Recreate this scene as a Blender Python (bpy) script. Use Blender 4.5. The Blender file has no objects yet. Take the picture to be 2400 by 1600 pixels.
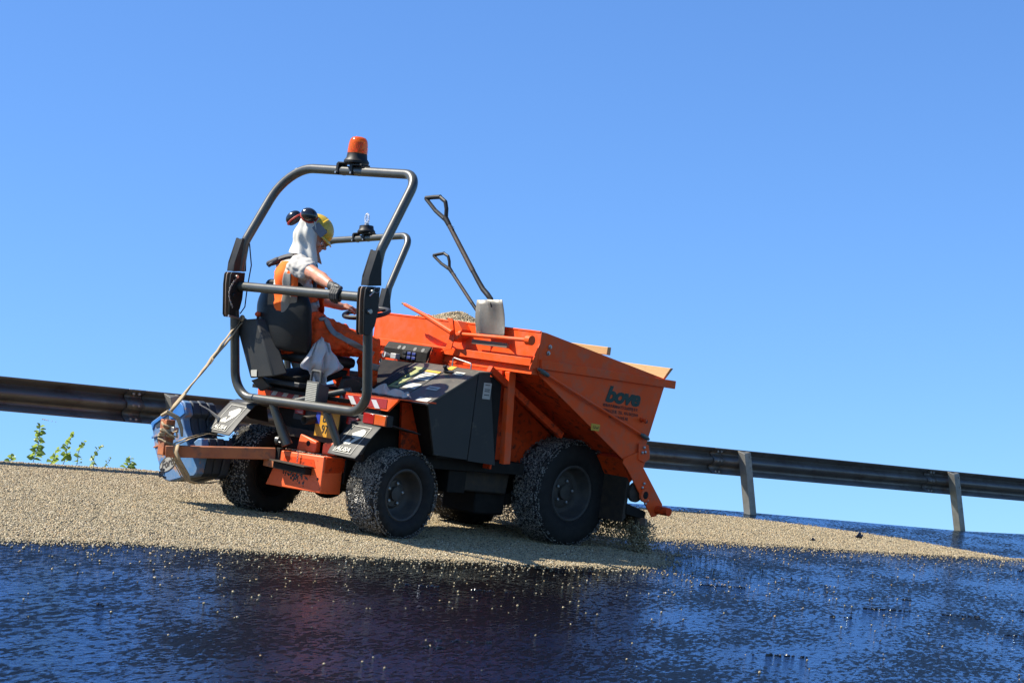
import bpy, bmesh, math, random
from mathutils import Vector, Matrix, noise
from mathutils.bvhtree import BVHTree
import numpy as np
random.seed(7); RNG = np.random.default_rng(7)
V = Vector
scn = bpy.context.scene
COL = scn.collection

# ------------------------------------------------------------------ camera
# World frame: the (inclined) road surface is z = 0; true gravity is tilted against it.
CAM_H = 1.57; FPX = 4800.0; PITCH = math.radians(0.26); ROLL = math.atan(0.1317)
F0 = V((0, math.cos(PITCH), math.sin(PITCH))); R0 = V((1, 0, 0)); U0 = R0.cross(F0)
RC = math.cos(ROLL)*R0 + math.sin(ROLL)*U0
UC = -math.sin(ROLL)*R0 + math.cos(ROLL)*U0
cam_d = bpy.data.cameras.new('camera'); cam = bpy.data.objects.new('camera', cam_d); COL.objects.link(cam)
cam_d.sensor_width = 36.0; cam_d.lens = 36.0*FPX/2400.0; cam_d.clip_start = 0.1; cam_d.clip_end = 3000
cam.matrix_world = Matrix(((RC.x, UC.x, -F0.x, 0), (RC.y, UC.y, -F0.y, 0), (RC.z, UC.z, -F0.z, CAM_H), (0, 0, 0, 1)))
scn.camera = cam

# true "up" (gravity) in this road frame: the photograph is held level, looking a little uphill
ELEV = math.radians(10.0)
G_UP = (math.cos(ELEV)*UC + math.sin(ELEV)*F0).normalized()

# machine frame (x = forward, y = left, z = up), measured on the road
YAW = math.radians(45.5)
XF = V((math.sin(YAW), math.cos(YAW), 0)); YL = V((-math.cos(YAW), math.sin(YAW), 0))
O1 = V((-1.1616, 16.4427, 0))
M1 = Matrix(((XF.x, YL.x, 0, O1.x), (XF.y, YL.y, 0, O1.y), (0, 0, 1, 0), (0, 0, 0, 1)))
def w(x, y, z=0.0): return M1 @ V((x, y, z))
GL = (M1.to_3x3().transposed() @ G_UP)          # gravity-up in machine frame

# ------------------------------------------------------------------ sky and sun
L_loc = V((0.58, -0.76, -1.0)).normalized()      # direction sunlight travels, machine frame
L_w = (M1.to_3x3() @ L_loc).normalized()
S_w = -L_w
# gravity frame axes expressed in world: Z'=G_UP, Y' = forward projected
Zg = G_UP; Xg = F0.cross(Zg).normalized(); Yg = Zg.cross(Xg).normalized()
MG = Matrix((Xg, Yg, Zg))                        # world dir -> gravity frame dir
sg = MG @ S_w
sun_el = math.asin(sg.z); sun_az = math.atan2(sg.x, sg.y)
world = bpy.data.worlds.new('World'); scn.world = world; world.use_nodes = True
nt = world.node_tree; nt.nodes.clear()
tc = nt.nodes.new('ShaderNodeTexCoord'); mp = nt.nodes.new('ShaderNodeMapping'); mp.vector_type = 'POINT'
mp.inputs['Rotation'].default_value = MG.to_euler('XYZ')
sky = nt.nodes.new('ShaderNodeTexSky'); sky.sky_type = 'NISHITA'; sky.sun_disc = False
sky.sun_elevation = sun_el; sky.sun_rotation = sun_az
sky.altitude = 0; sky.air_density = 1.0; sky.dust_density = 0.3; sky.ozone_density = 3.0
bg = nt.nodes.new('ShaderNodeBackground'); bg.inputs['Strength'].default_value = 0.061
hs = nt.nodes.new('ShaderNodeMixRGB'); hs.blend_type = 'MULTIPLY'; hs.inputs[0].default_value = 1.0; hs.inputs[2].default_value = (0.69, 1.01, 1.42, 1)   # white balance of the clear blue sky
out = nt.nodes.new('ShaderNodeOutputWorld')
nt.links.new(tc.outputs['Generated'], mp.inputs['Vector']); nt.links.new(mp.outputs[0], sky.inputs['Vector'])
nt.links.new(sky.outputs[0], hs.inputs[1]); nt.links.new(hs.outputs[0], bg.inputs['Color']); nt.links.new(bg.outputs[0], out.inputs['Surface'])
sun_d = bpy.data.lights.new('sun', 'SUN'); sun_d.energy = 5.0; sun_d.angle = math.radians(0.53); sun_d.color = (1.0, 0.93, 0.80)
sun = bpy.data.objects.new('sun', sun_d); COL.objects.link(sun)
sun.rotation_euler = L_w.to_track_quat('-Z', 'Y').to_euler()
scn.view_settings.view_transform = 'Standard'; scn.view_settings.look = 'None'
scn.view_settings.gamma = 1.0; scn.view_settings.exposure = 1.2; scn.view_settings.use_curve_mapping = False

# ------------------------------------------------------------------ materials
def newmat(name):
    m = bpy.data.materials.new(name); m.use_nodes = True
    return m, m.node_tree, m.node_tree.nodes['Principled BSDF']
def N(nt, t, **kw):
    n = nt.nodes.new(t)
    for k, v in kw.items(): setattr(n, k, v)
    return n
def noise_tex(nt, scale, detail=4, rough=0.55, coord='Object', stretch=None):
    tc = N(nt, 'ShaderNodeTexCoord'); t = N(nt, 'ShaderNodeTexNoise')
    t.inputs['Scale'].default_value = scale; t.inputs['Detail'].default_value = detail; t.inputs['Roughness'].default_value = rough
    if stretch:
        mp = N(nt, 'ShaderNodeMapping'); mp.inputs['Scale'].default_value = stretch
        nt.links.new(tc.outputs[coord], mp.inputs['Vector']); nt.links.new(mp.outputs[0], t.inputs['Vector'])
    else: nt.links.new(tc.outputs[coord], t.inputs['Vector'])
    return t
def ramp(nt, src, p0, p1, c0=(0, 0, 0, 1), c1=(1, 1, 1, 1)):
    r = N(nt, 'ShaderNodeValToRGB'); r.color_ramp.elements[0].position = p0; r.color_ramp.elements[1].position = p1
    r.color_ramp.elements[0].color = c0; r.color_ramp.elements[1].color = c1
    nt.links.new(src, r.inputs['Fac']); return r
def c4(c): return (c[0], c[1], c[2], 1)
ALB = 0.70
def surf(name, col, col2=None, amt=0.5, scale=6.0, rough=0.5, rough2=None, metal=0.0, bump=0.1, bscale=80.0, spec=0.5,
         dirt=None, dirt_scale=25.0, dirt_lo=0.55, dirt_hi=0.7, coat=0.0, stretch=None, bdist=0.004):
    """painted / worn surface: base mottling, a second dirt or wear layer with its own shapes, fine relief"""
    col = tuple(c*ALB for c in col); col2 = tuple(c*ALB for c in col2) if col2 else None
    m, nt, b = newmat(name)
    mix = N(nt, 'ShaderNodeMixRGB'); mix.inputs[1].default_value = c4(col); mix.inputs[2].default_value = c4(col2 or tuple(c*0.75 for c in col))
    n1 = noise_tex(nt, scale, 6, 0.6, stretch=stretch); r1 = ramp(nt, n1.outputs['Fac'], 0.35, 0.75)
    mul = N(nt, 'ShaderNodeMath', operation='MULTIPLY'); mul.inputs[1].default_value = amt
    nt.links.new(r1.outputs[0], mul.inputs[0]); nt.links.new(mul.outputs[0], mix.inputs[0])
    last = mix.outputs[0]
    rv = N(nt, 'ShaderNodeMapRange'); rv.inputs['To Min'].default_value = rough; rv.inputs['To Max'].default_value = rough2 if rough2 is not None else min(1, rough+0.2)
    nt.links.new(n1.outputs['Fac'], rv.inputs['Value']); nt.links.new(rv.outputs[0], b.inputs['Roughness'])
    if dirt:
        n2 = noise_tex(nt, dirt_scale, 8, 0.7); r2 = ramp(nt, n2.outputs['Fac'], dirt_lo, dirt_hi)
        mx = N(nt, 'ShaderNodeMixRGB'); mx.inputs[2].default_value = c4(dirt)
        nt.links.new(last, mx.inputs[1]); nt.links.new(r2.outputs[0], mx.inputs[0]); last = mx.outputs[0]
    nt.links.new(last, b.inputs['Base Color'])
    b.inputs['Metallic'].default_value = metal; b.inputs['Specular IOR Level'].default_value = spec; b.inputs['Coat Weight'].default_value = coat
    if bump > 0:
        n3 = noise_tex(nt, bscale, 5, 0.6); bp = N(nt, 'ShaderNodeBump'); bp.inputs['Strength'].default_value = bump; bp.inputs['Distance'].default_value = bdist
        nt.links.new(n3.outputs['Fac'], bp.inputs['Height']); nt.links.new(bp.outputs[0], b.inputs['Normal'])
    return m
ORANGE = (1.16, 0.130, 0.020)
M = {}
M['orange'] = surf('orange_paint', ORANGE, (0.92, 0.095, 0.018), 0.6, 3.0, 0.38, 0.55, dirt=(0.42, 0.13, 0.07), dirt_scale=7, dirt_lo=0.46, dirt_hi=0.80, bump=0.06, bscale=60, spec=0.12)
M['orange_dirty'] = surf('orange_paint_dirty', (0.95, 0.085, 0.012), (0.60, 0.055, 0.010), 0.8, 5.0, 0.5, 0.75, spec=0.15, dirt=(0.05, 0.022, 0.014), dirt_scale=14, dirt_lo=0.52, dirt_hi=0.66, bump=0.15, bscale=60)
M['orange_faded'] = surf('faded_orange_paint', (1.1, 0.17, 0.04), (0.95, 0.13, 0.03), 0.6, 4.0, 0.4, 0.6, dirt=(0.10, 0.04, 0.025), dirt_scale=16, dirt_lo=0.62, dirt_hi=0.68, bump=0.06)
M['rust_beam'] = surf('rusty_orange_steel', (0.46, 0.13, 0.045), (0.62, 0.22, 0.07), 0.8, 9.0, 0.6, 0.8, dirt=(0.10, 0.06, 0.045), dirt_scale=12, dirt_lo=0.5, dirt_hi=0.72, bump=0.2, stretch=(1, 1, 1))
M['tube'] = surf('grey_green_tube_paint', (0.060, 0.062, 0.053), (0.095, 0.093, 0.075), 0.6, 12.0, 0.30, 0.45, dirt=(0.26, 0.09, 0.035), dirt_scale=11, dirt_lo=0.70, dirt_hi=0.735, bump=0.08, bscale=90, coat=0.2)
M['dark_steel'] = surf('dark_painted_steel', (0.022, 0.023, 0.022), (0.04, 0.038, 0.034), 0.6, 10.0, 0.38, 0.6, dirt=(0.14, 0.055, 0.028), dirt_scale=14, dirt_lo=0.66, dirt_hi=0.72, bump=0.1, spec=0.25)
M['worn_edge'] = surf('worn_brown_steel', (0.19, 0.15, 0.11), (0.30, 0.13, 0.06), 0.8, 14.0, 0.5, 0.7, bump=0.12)
M['black_panel'] = surf('charcoal_panel', (0.035, 0.036, 0.034), (0.055, 0.053, 0.047), 0.6, 4.0, 0.42, 0.6, dirt=(0.16, 0.13, 0.09), dirt_scale=5, dirt_lo=0.60, dirt_hi=0.85, bump=0.1, spec=0.28)
M['hood'] = surf('dusty_charcoal_hood', (0.085, 0.080, 0.066), (0.17, 0.155, 0.12), 0.8, 7.0, 0.42, 0.6, spec=0.3, dirt=(0.26, 0.22, 0.16), dirt_scale=5, dirt_lo=0.58, dirt_hi=0.8, bump=0.08)
M['black'] = surf('black_plastic', (0.018, 0.018, 0.019), (0.03, 0.03, 0.03), 0.5, 10.0, 0.4, 0.6, bump=0.08, spec=0.25)
M['seat'] = surf('black_seat_vinyl', (0.014, 0.015, 0.016), (0.028, 0.028, 0.027), 0.6, 9.0, 0.36, 0.55, bump=0.15, bscale=140, spec=0.2)
M['grey_plastic'] = surf('grey_plastic', (0.06, 0.062, 0.06), (0.10, 0.10, 0.095), 0.6, 12.0, 0.45, 0.65, bump=0.1, spec=0.3)
M['matte_black'] = surf('greasy_black', (0.012, 0.011, 0.010), (0.04, 0.034, 0.027), 0.6, 15.0, 0.55, 0.85, bump=0.3, bscale=50, spec=0.15)
M['grime'] = surf('grimy_steel', (0.035, 0.030, 0.025), (0.11, 0.075, 0.045), 0.7, 14.0, 0.5, 0.8, bump=0.3, bscale=60, spec=0.25)
M['rubber'] = surf('tyre_rubber', (0.016, 0.016, 0.016), (0.045, 0.042, 0.036), 0.6, 20.0, 0.6, 0.85, bump=0.3, bscale=70, spec=0.2)
M['rim'] = surf('dirty_rim', (0.055, 0.054, 0.052), (0.14, 0.12, 0.09), 0.6, 12.0, 0.45, 0.7, bump=0.15, spec=0.3)
M['flap'] = surf('black_rubber_flap', (0.045, 0.046, 0.045), (0.08, 0.078, 0.07), 0.7, 8.0, 0.5, 0.65, bump=0.12, spec=0.3)
M['print_white'] = surf('white_print', (0.72, 0.70, 0.60), (0.5, 0.48, 0.4), 0.4, 20.0, 0.6, bump=0.03)
M['print_black'] = surf('black_print', (0.015, 0.02, 0.02), None, 0.2, 20.0, 0.5, bump=0)
M['print_green'] = surf('dark_green_print', (0.004, 0.045, 0.028), None, 0.2, 20.0, 0.5, bump=0)
M['print_brown'] = surf('dark_print', (0.10, 0.025, 0.015), None, 0.2, 20.0, 0.5, bump=0)
M['print_steel'] = surf('dark_relief', (0.09, 0.08, 0.07), None, 0.3, 20.0, 0.6, bump=0)
M['yellow_label'] = surf('yellow_label', (0.75, 0.42, 0.02), None, 0.2, 20.0, 0.5, bump=0)
M['green_label'] = surf('yellow_green_label', (0.34, 0.36, 0.13), None, 0.2, 20.0, 0.5, bump=0)
M['white_label'] = surf('white_label', (0.62, 0.61, 0.52), (0.4, 0.4, 0.34), 0.5, 30.0, 0.5, bump=0)
M['red_stripe'] = surf('red_reflective', (0.42, 0.025, 0.02), (0.32, 0.02, 0.018), 0.5, 20.0, 0.35, bump=0.02)
M['white_stripe'] = surf('white_reflective', (0.72, 0.73, 0.74), (0.5, 0.5, 0.5), 0.5, 14.0, 0.35, bump=0.02)
M['red_lens'] = surf('red_lens', (0.45, 0.02, 0.015), (0.3, 0.012, 0.01), 0.5, 40.0, 0.15, 0.25, coat=0.6, bump=0.2, bscale=150)
M['amber_lens'] = surf('amber_lens', (0.75, 0.13, 0.015), (0.6, 0.09, 0.01), 0.5, 40.0, 0.15, 0.25, coat=0.6, bump=0.2, bscale=150)
M['plate_yellow'] = surf('plate_yellow', (0.72, 0.36, 0.02), (0.55, 0.28, 0.03), 0.5, 14.0, 0.4, bump=0.02)
M['plate_blue'] = surf('plate_blue', (0.02, 0.05, 0.45), None, 0.2, 14.0, 0.4, bump=0.02)
M['steel'] = surf('bright_steel', (0.55, 0.54, 0.52), (0.35, 0.33, 0.3), 0.5, 20.0, 0.3, 0.5, metal=0.9, bump=0.05)
M['steel_white'] = surf('pale_steel', (0.62, 0.61, 0.57), (0.4, 0.38, 0.33), 0.5, 20.0, 0.4, 0.6, metal=0.3, bump=0.05)
M['shovel_steel'] = surf('scratched_shovel_steel', (0.30, 0.28, 0.24), (0.15, 0.14, 0.12), 0.8, 9.0, 0.42, 0.62, metal=0.35, bump=0.15, dirt=(0.45, 0.42, 0.36), dirt_scale=12, dirt_lo=0.6, dirt_hi=0.75)
M['wood_handle'] = surf('tarred_wood_handle', (0.055, 0.030, 0.017), (0.015, 0.012, 0.010), 0.9, 12.0, 0.5, 0.75, bump=0.35, bscale=40)
M['plank'] = surf('pale_plank', (0.66, 0.40, 0.17), (0.50, 0.27, 0.10), 0.7, 5.0, 0.6, 0.75, bump=0.2, stretch=(14, 1.2, 14), dirt=(0.28, 0.17, 0.09), dirt_scale=9, dirt_lo=0.62, dirt_hi=0.8)
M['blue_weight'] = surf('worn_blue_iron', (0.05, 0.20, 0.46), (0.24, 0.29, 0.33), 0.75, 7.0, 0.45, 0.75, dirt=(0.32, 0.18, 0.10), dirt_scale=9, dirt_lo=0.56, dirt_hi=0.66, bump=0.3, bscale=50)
M['blue_clean'] = surf('bright_blue_iron', (0.02, 0.19, 0.60), (0.08, 0.25, 0.5), 0.6, 9.0, 0.4, 0.6, dirt=(0.25, 0.2, 0.14), dirt_scale=9, dirt_lo=0.66, dirt_hi=0.74, bump=0.25, bscale=50)
M['blue_dark'] = surf('blackish_blue_iron', (0.018, 0.032, 0.055), (0.05, 0.06, 0.065), 0.7, 12.0, 0.5, 0.8, bump=0.35, bscale=50)  # near-black blue for the other weights and the handle slot
M['strap'] = surf('dusty_webbing', (0.48, 0.37, 0.22), (0.30, 0.21, 0.12), 0.8, 16.0, 0.8, 0.9, bump=0.4, bscale=220, dirt=(0.13, 0.09, 0.05), dirt_scale=18, dirt_lo=0.62, dirt_hi=0.75)
M['white_cloth'] = surf('white_cloth', (0.70, 0.67, 0.66), (0.6, 0.57, 0.55), 0.4, 8.0, 0.85, 0.95, bump=0.2, bscale=120, spec=0.1)
M['cream_cloth'] = surf('stained_cream_cloth', (0.72, 0.66, 0.56), (0.55, 0.45, 0.34), 0.7, 9.0, 0.85, 0.95, bump=0.3, bscale=120, spec=0.1)
M['head_cloth'] = surf('ivory_cloth', (0.74, 0.73, 0.68), (0.66, 0.63, 0.54), 0.5, 14.0, 0.85, 0.95, bump=0.15, bscale=120, spec=0.1)
M['skin'] = surf('skin', (0.60, 0.27, 0.165), (0.50, 0.19, 0.11), 0.6, 14.0, 0.45, 0.55, bump=0.15, bscale=120)
M['skin'].node_tree.nodes['Principled BSDF'].inputs['Subsurface Weight'].default_value = 0.08
M['shirt'] = surf('grey_tshirt', (0.60, 0.58, 0.54), (0.50, 0.48, 0.45), 0.5, 14.0, 0.85, 0.95, bump=0.2, bscale=120, spec=0.1)
M['hi_orange'] = surf('fluorescent_orange_cloth', (1.35, 0.22, 0.04), (0.85, 0.12, 0.03), 0.6, 8.0, 0.8, 0.9, bump=0.2, bscale=120, spec=0.1)
M['trousers'] = surf('orange_work_trousers', (1.0, 0.115, 0.02), (0.75, 0.075, 0.015), 0.7, 9.0, 0.8, 0.9, bump=0.3, bscale=100, spec=0.15, dirt=(0.17, 0.035, 0.014), dirt_scale=11, dirt_lo=0.60, dirt_hi=0.74)
M['reflective'] = surf('grey_reflective_tape', (0.30, 0.29, 0.26), (0.22, 0.21, 0.19), 0.6, 20.0, 0.5, 0.6, bump=0.15)
M['navy'] = surf('navy_padding', (0.018, 0.022, 0.035), (0.03, 0.035, 0.05), 0.5, 14.0, 0.6, 0.8, bump=0.2)
M['glove'] = surf('black_glove', (0.02, 0.02, 0.019), (0.035, 0.034, 0.03), 0.5, 20.0, 0.5, 0.7, bump=0.3, bscale=90)
M['helmet'] = surf('yellow_helmet', (0.80, 0.52, 0.04), (0.6, 0.40, 0.05), 0.5, 14.0, 0.3, 0.4, dirt=(0.08, 0.06, 0.03), dirt_scale=18, dirt_lo=0.64, dirt_hi=0.68, bump=0.03)
M['cup'] = surf('gloss_black_cup', (0.012, 0.013, 0.016), None, 0.3, 10.0, 0.15, 0.25, bump=0.02, coat=0.5)
M['red_band'] = surf('red_ring', (0.5, 0.03, 0.015), None, 0.3, 10.0, 0.5, bump=0)
M['smoke_grey'] = surf('blue_grey_webbing', (0.16, 0.19, 0.24), None, 0.3, 10.0, 0.5, bump=0.05)
M['badge_pale'] = surf('worn_pale_casting', (0.42, 0.42, 0.38), (0.30, 0.27, 0.22), 0.8, 20, 0.6, bump=0.2)
M['rail_steel'] = surf('weathered_rail_steel', (0.20, 0.195, 0.185), (0.125, 0.105, 0.085), 0.8, 1.8, 0.36, 0.55, metal=0.55, bump=0.15, bscale=40, dirt=(0.06, 0.04, 0.03), dirt_scale=4, dirt_lo=0.5, dirt_hi=0.75, stretch=(1, 1, 3))
M['post_steel'] = surf('galvanised_post', (0.42, 0.41, 0.37), (0.22, 0.21, 0.18), 0.7, 9.0, 0.5, 0.7, metal=0.3, bump=0.1)
M['tarlump'] = surf('tar_lump', (0.004, 0.004, 0.004), None, 0.3, 20, 0.12, 0.2, bump=0.5, bscale=60)

def glass_mat(name, col, rough=0.08, alpha_trans=0.85):
    m, nt, b = newmat(name)
    b.inputs['Base Color'].default_value = c4(col); b.inputs['Transmission Weight'].default_value = alpha_trans
    b.inputs['Roughness'].default_value = rough; b.inputs['IOR'].default_value = 1.3
    n = noise_tex(nt, 60, 2); bp = N(nt, 'ShaderNodeBump'); bp.inputs['Strength'].default_value = 0.15; bp.inputs['Distance'].default_value = 0.003
    nt.links.new(n.outputs['Fac'], bp.inputs['Height']); nt.links.new(bp.outputs[0], b.inputs['Normal'])
    return m
M['amber_dome'] = glass_mat('amber_dome', (1.0, 0.16, 0.015), 0.18, 0.6)
M['clear'] = glass_mat('clear_bulb', (0.8, 0.82, 0.85), 0.1, 0.6)

def leaf_mat():
    m, nt, b = newmat('leaf_green')
    oi = N(nt, 'ShaderNodeObjectInfo'); r = ramp(nt, oi.outputs['Random'], 0, 1, (0.06, 0.12, 0.02, 1), (0.20, 0.28, 0.07, 1))
    nt.links.new(r.outputs[0], b.inputs['Base Color']); b.inputs['Roughness'].default_value = 0.45
    tr = N(nt, 'ShaderNodeBsdfTranslucent'); tr.inputs['Color'].default_value = (0.45, 0.60, 0.12, 1)
    mx = N(nt, 'ShaderNodeMixShader'); mx.inputs[0].default_value = 0.3
    o = nt.nodes['Material Output']; nt.links.new(b.outputs[0], mx.inputs[1]); nt.links.new(tr.outputs[0], mx.inputs[2]); nt.links.new(mx.outputs[0], o.inputs['Surface'])
    return m
M['leaf'] = leaf_mat()
M['stem'] = surf('brown_stem', (0.10, 0.07, 0.035), None, 0.3, 20, 0.7, bump=0.1)

def stone_mat(name='chip_stone', stops=None):
    m, nt, b = newmat(name)
    oi = N(nt, 'ShaderNodeObjectInfo'); r = N(nt, 'ShaderNodeValToRGB')
    stops = stops or [(0.0, (0.03, 0.025, 0.017)), (0.10, (0.155, 0.122, 0.068)), (0.4, (0.31, 0.247, 0.140)), (0.7, (0.37, 0.30, 0.170)), (0.86, (0.35, 0.225, 0.095)), (1.0, (0.50, 0.45, 0.33))]
    el = r.color_ramp.elements; el[0].position = stops[0][0]; el[0].color = c4(stops[0][1]); el[1].position = stops[-1][0]; el[1].color = c4(stops[-1][1])
    for p, c in stops[1:-1]:
        e = el.new(p); e.color = c4(c)
    nt.links.new(oi.outputs['Random'], r.inputs['Fac']); nt.links.new(r.outputs[0], b.inputs['Base Color'])
    b.inputs['Roughness'].default_value = 0.6
    return m
M['stone'] = stone_mat()
M['crust'] = stone_mat('tarred_chip', [(0.0, (0.010, 0.010, 0.010)), (0.45, (0.025, 0.024, 0.023)), (0.7, (0.07, 0.065, 0.058)), (0.9, (0.20, 0.185, 0.15)), (1.0, (0.36, 0.32, 0.25))])
M['crust'].node_tree.nodes['Principled BSDF'].inputs['Roughness'].default_value = 0.3

def gravel_base_mat():
    m, nt, b = newmat('gravel_bed')
    tcn = N(nt, 'ShaderNodeTexCoord')
    v = N(nt, 'ShaderNodeTexVoronoi'); v.inputs['Scale'].default_value = 75.0; nt.links.new(tcn.outputs['Object'], v.inputs['Vector'])
    r = N(nt, 'ShaderNodeValToRGB'); el = r.color_ramp.elements
    el[0].position = 0; el[0].color = (0.08, 0.065, 0.045, 1); el[1].position = 1; el[1].color = (0.25, 0.21, 0.135, 1)
    e = el.new(0.5); e.color = (0.14, 0.11, 0.065, 1)
    sp = N(nt, 'ShaderNodeSeparateColor'); nt.links.new(v.outputs['Color'], sp.inputs[0]); nt.links.new(sp.outputs[0], r.inputs['Fac'])
    d = ramp(nt, v.outputs['Distance'], 0.30, 0.62, (1, 1, 1, 1), (0.18, 0.15, 0.12, 1))
    mm = N(nt, 'ShaderNodeMixRGB', blend_type='MULTIPLY'); mm.inputs[0].default_value = 1; nt.links.new(r.outputs[0], mm.inputs[1]); nt.links.new(d.outputs[0], mm.inputs[2])
    nt.links.new(mm.outputs[0], b.inputs['Base Color']); b.inputs['Roughness'].default_value = 0.7
    bp = N(nt, 'ShaderNodeBump'); bp.inputs['Strength'].default_value = 1.0; bp.inputs['Distance'].default_value = 0.006; bp.invert = True
    nt.links.new(v.outputs['Distance'], bp.inputs['Height']); nt.links.new(bp.outputs[0], b.inputs['Normal'])
    return m
M['gravel_bed'] = gravel_base_mat()

def tar_mat():
    m, nt, b = newmat('wet_bitumen')
    b.inputs['Base Color'].default_value = (0.005, 0.005, 0.006, 1)
    b.inputs['IOR'].default_value = 1.95
    tcn = N(nt, 'ShaderNodeTexCoord'); mp = N(nt, 'ShaderNodeMapping')
    mp.inputs['Rotation'].default_value = (0, 0, -math.radians(90-45.5)-0.5)
    nt.links.new(tcn.outputs['Object'], mp.inputs['Vector'])
    def ns(scale, st, det=3, rough=0.5, off=0.0):
        mp2 = N(nt, 'ShaderNodeMapping'); mp2.inputs['Scale'].default_value = st; mp2.inputs['Location'].default_value = (off, off, 0); nt.links.new(mp.outputs[0], mp2.inputs['Vector'])
        t = N(nt, 'ShaderNodeTexNoise'); t.inputs['Scale'].default_value = scale; t.inputs['Detail'].default_value = det; t.inputs['Roughness'].default_value = rough
        nt.links.new(mp2.outputs[0], t.inputs['Vector']); return t
    big = ns(1.6, (0.5, 1.0, 1), 4, 0.6); mid = ns(11, (0.45, 1.0, 1), 4, 0.65); fine = ns(36, (0.55, 1.0, 1), 3, 0.6, 3.0); tiny = ns(120, (0.8, 1.0, 1), 2, 0.6, 7.0)
    def mad(src, k, add=None):
        a = N(nt, 'ShaderNodeMath', operation='MULTIPLY_ADD'); a.inputs[1].default_value = k; nt.links.new(src, a.inputs[0])
        if add is not None: nt.links.new(add, a.inputs[2])
        else: a.inputs[2].default_value = 0
        return a.outputs[0]
    h = mad(tiny.outputs['Fac'], 0.35); h = mad(fine.outputs['Fac'], 1.0, h); h = mad(mid.outputs['Fac'], 1.3, h); h = mad(big.outputs['Fac'], 1.6, h)
    bp = N(nt, 'ShaderNodeBump'); bp.inputs['Strength'].default_value = 1.0; bp.inputs['Distance'].default_value = TAR_BUMP
    nt.links.new(h, bp.inputs['Height']); nt.links.new(bp.outputs[0], b.inputs['Normal'])
    rr = N(nt, 'ShaderNodeMapRange'); rr.inputs['To Min'].default_value = 0.02; rr.inputs['To Max'].default_value = 0.09
    nt.links.new(mid.outputs['Fac'], rr.inputs['Value']); nt.links.new(rr.outputs[0], b.inputs['Roughness'])
    b.inputs['Specular Tint'].default_value = (0.75, 0.85, 1.0, 1)
    gl = N(nt, 'ShaderNodeBsdfGlossy'); gl.inputs['Color'].default_value = (0.58, 0.72, 0.92, 1); nt.links.new(rr.outputs[0], gl.inputs['Roughness']); nt.links.new(bp.outputs[0], gl.inputs['Normal'])  # blue tint in the gloss colour stands in for a bluer reflected sky
    df = N(nt, 'ShaderNodeBsdfDiffuse'); df.inputs['Color'].default_value = (0.0008, 0.0008, 0.0009, 1)
    fr = N(nt, 'ShaderNodeFresnel'); fr.inputs['IOR'].default_value = 2.3; nt.links.new(bp.outputs[0], fr.inputs['Normal'])
    film = N(nt, 'ShaderNodeMixShader'); nt.links.new(fr.outputs[0], film.inputs[0]); nt.links.new(df.outputs[0], film.inputs[1]); nt.links.new(gl.outputs[0], film.inputs[2])
    # dull, already skinned-over patches between the glossy film
    d = N(nt, 'ShaderNodeBsdfPrincipled'); d.inputs['Base Color'].default_value = (0.0014, 0.0014, 0.0016, 1); d.inputs['Roughness'].default_value = 0.35; d.inputs['Specular IOR Level'].default_value = 0.03
    nt.links.new(bp.outputs[0], d.inputs['Normal'])
    f1 = ns(22, (0.40, 1.1, 1), 5, 0.72, 11.0); mk = mad(f1.outputs['Fac'], 1.0); mk = mad(big.outputs['Fac'], 0.55, mk); mk = mad(fine.outputs['Fac'], 0.35, mk)
    r = ramp(nt, mk, TAR_DULL, TAR_DULL+0.05)
    mx = N(nt, 'ShaderNodeMixShader'); o = nt.nodes['Material Output']
    nt.links.new(r.outputs[0], mx.inputs[0]); nt.links.new(film.outputs[0], mx.inputs[1]); nt.links.new(d.outputs[0], mx.inputs[2]); nt.links.new(mx.outputs[0], o.inputs['Surface'])
    return m
TAR_BUMP = 0.0058; TAR_DULL = 0.93
M['tar'] = tar_mat()
M['asphalt'] = surf('asphalt_far', (0.05, 0.05, 0.05), (0.07, 0.07, 0.065), 0.5, 30, 0.8, bump=0.3)
M['grass'] = surf('dry_verge', (0.10, 0.11, 0.04), (0.16, 0.13, 0.07), 0.8, 3.0, 0.9, bump=0.6, bscale=20, bdist=0.05)

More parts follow.
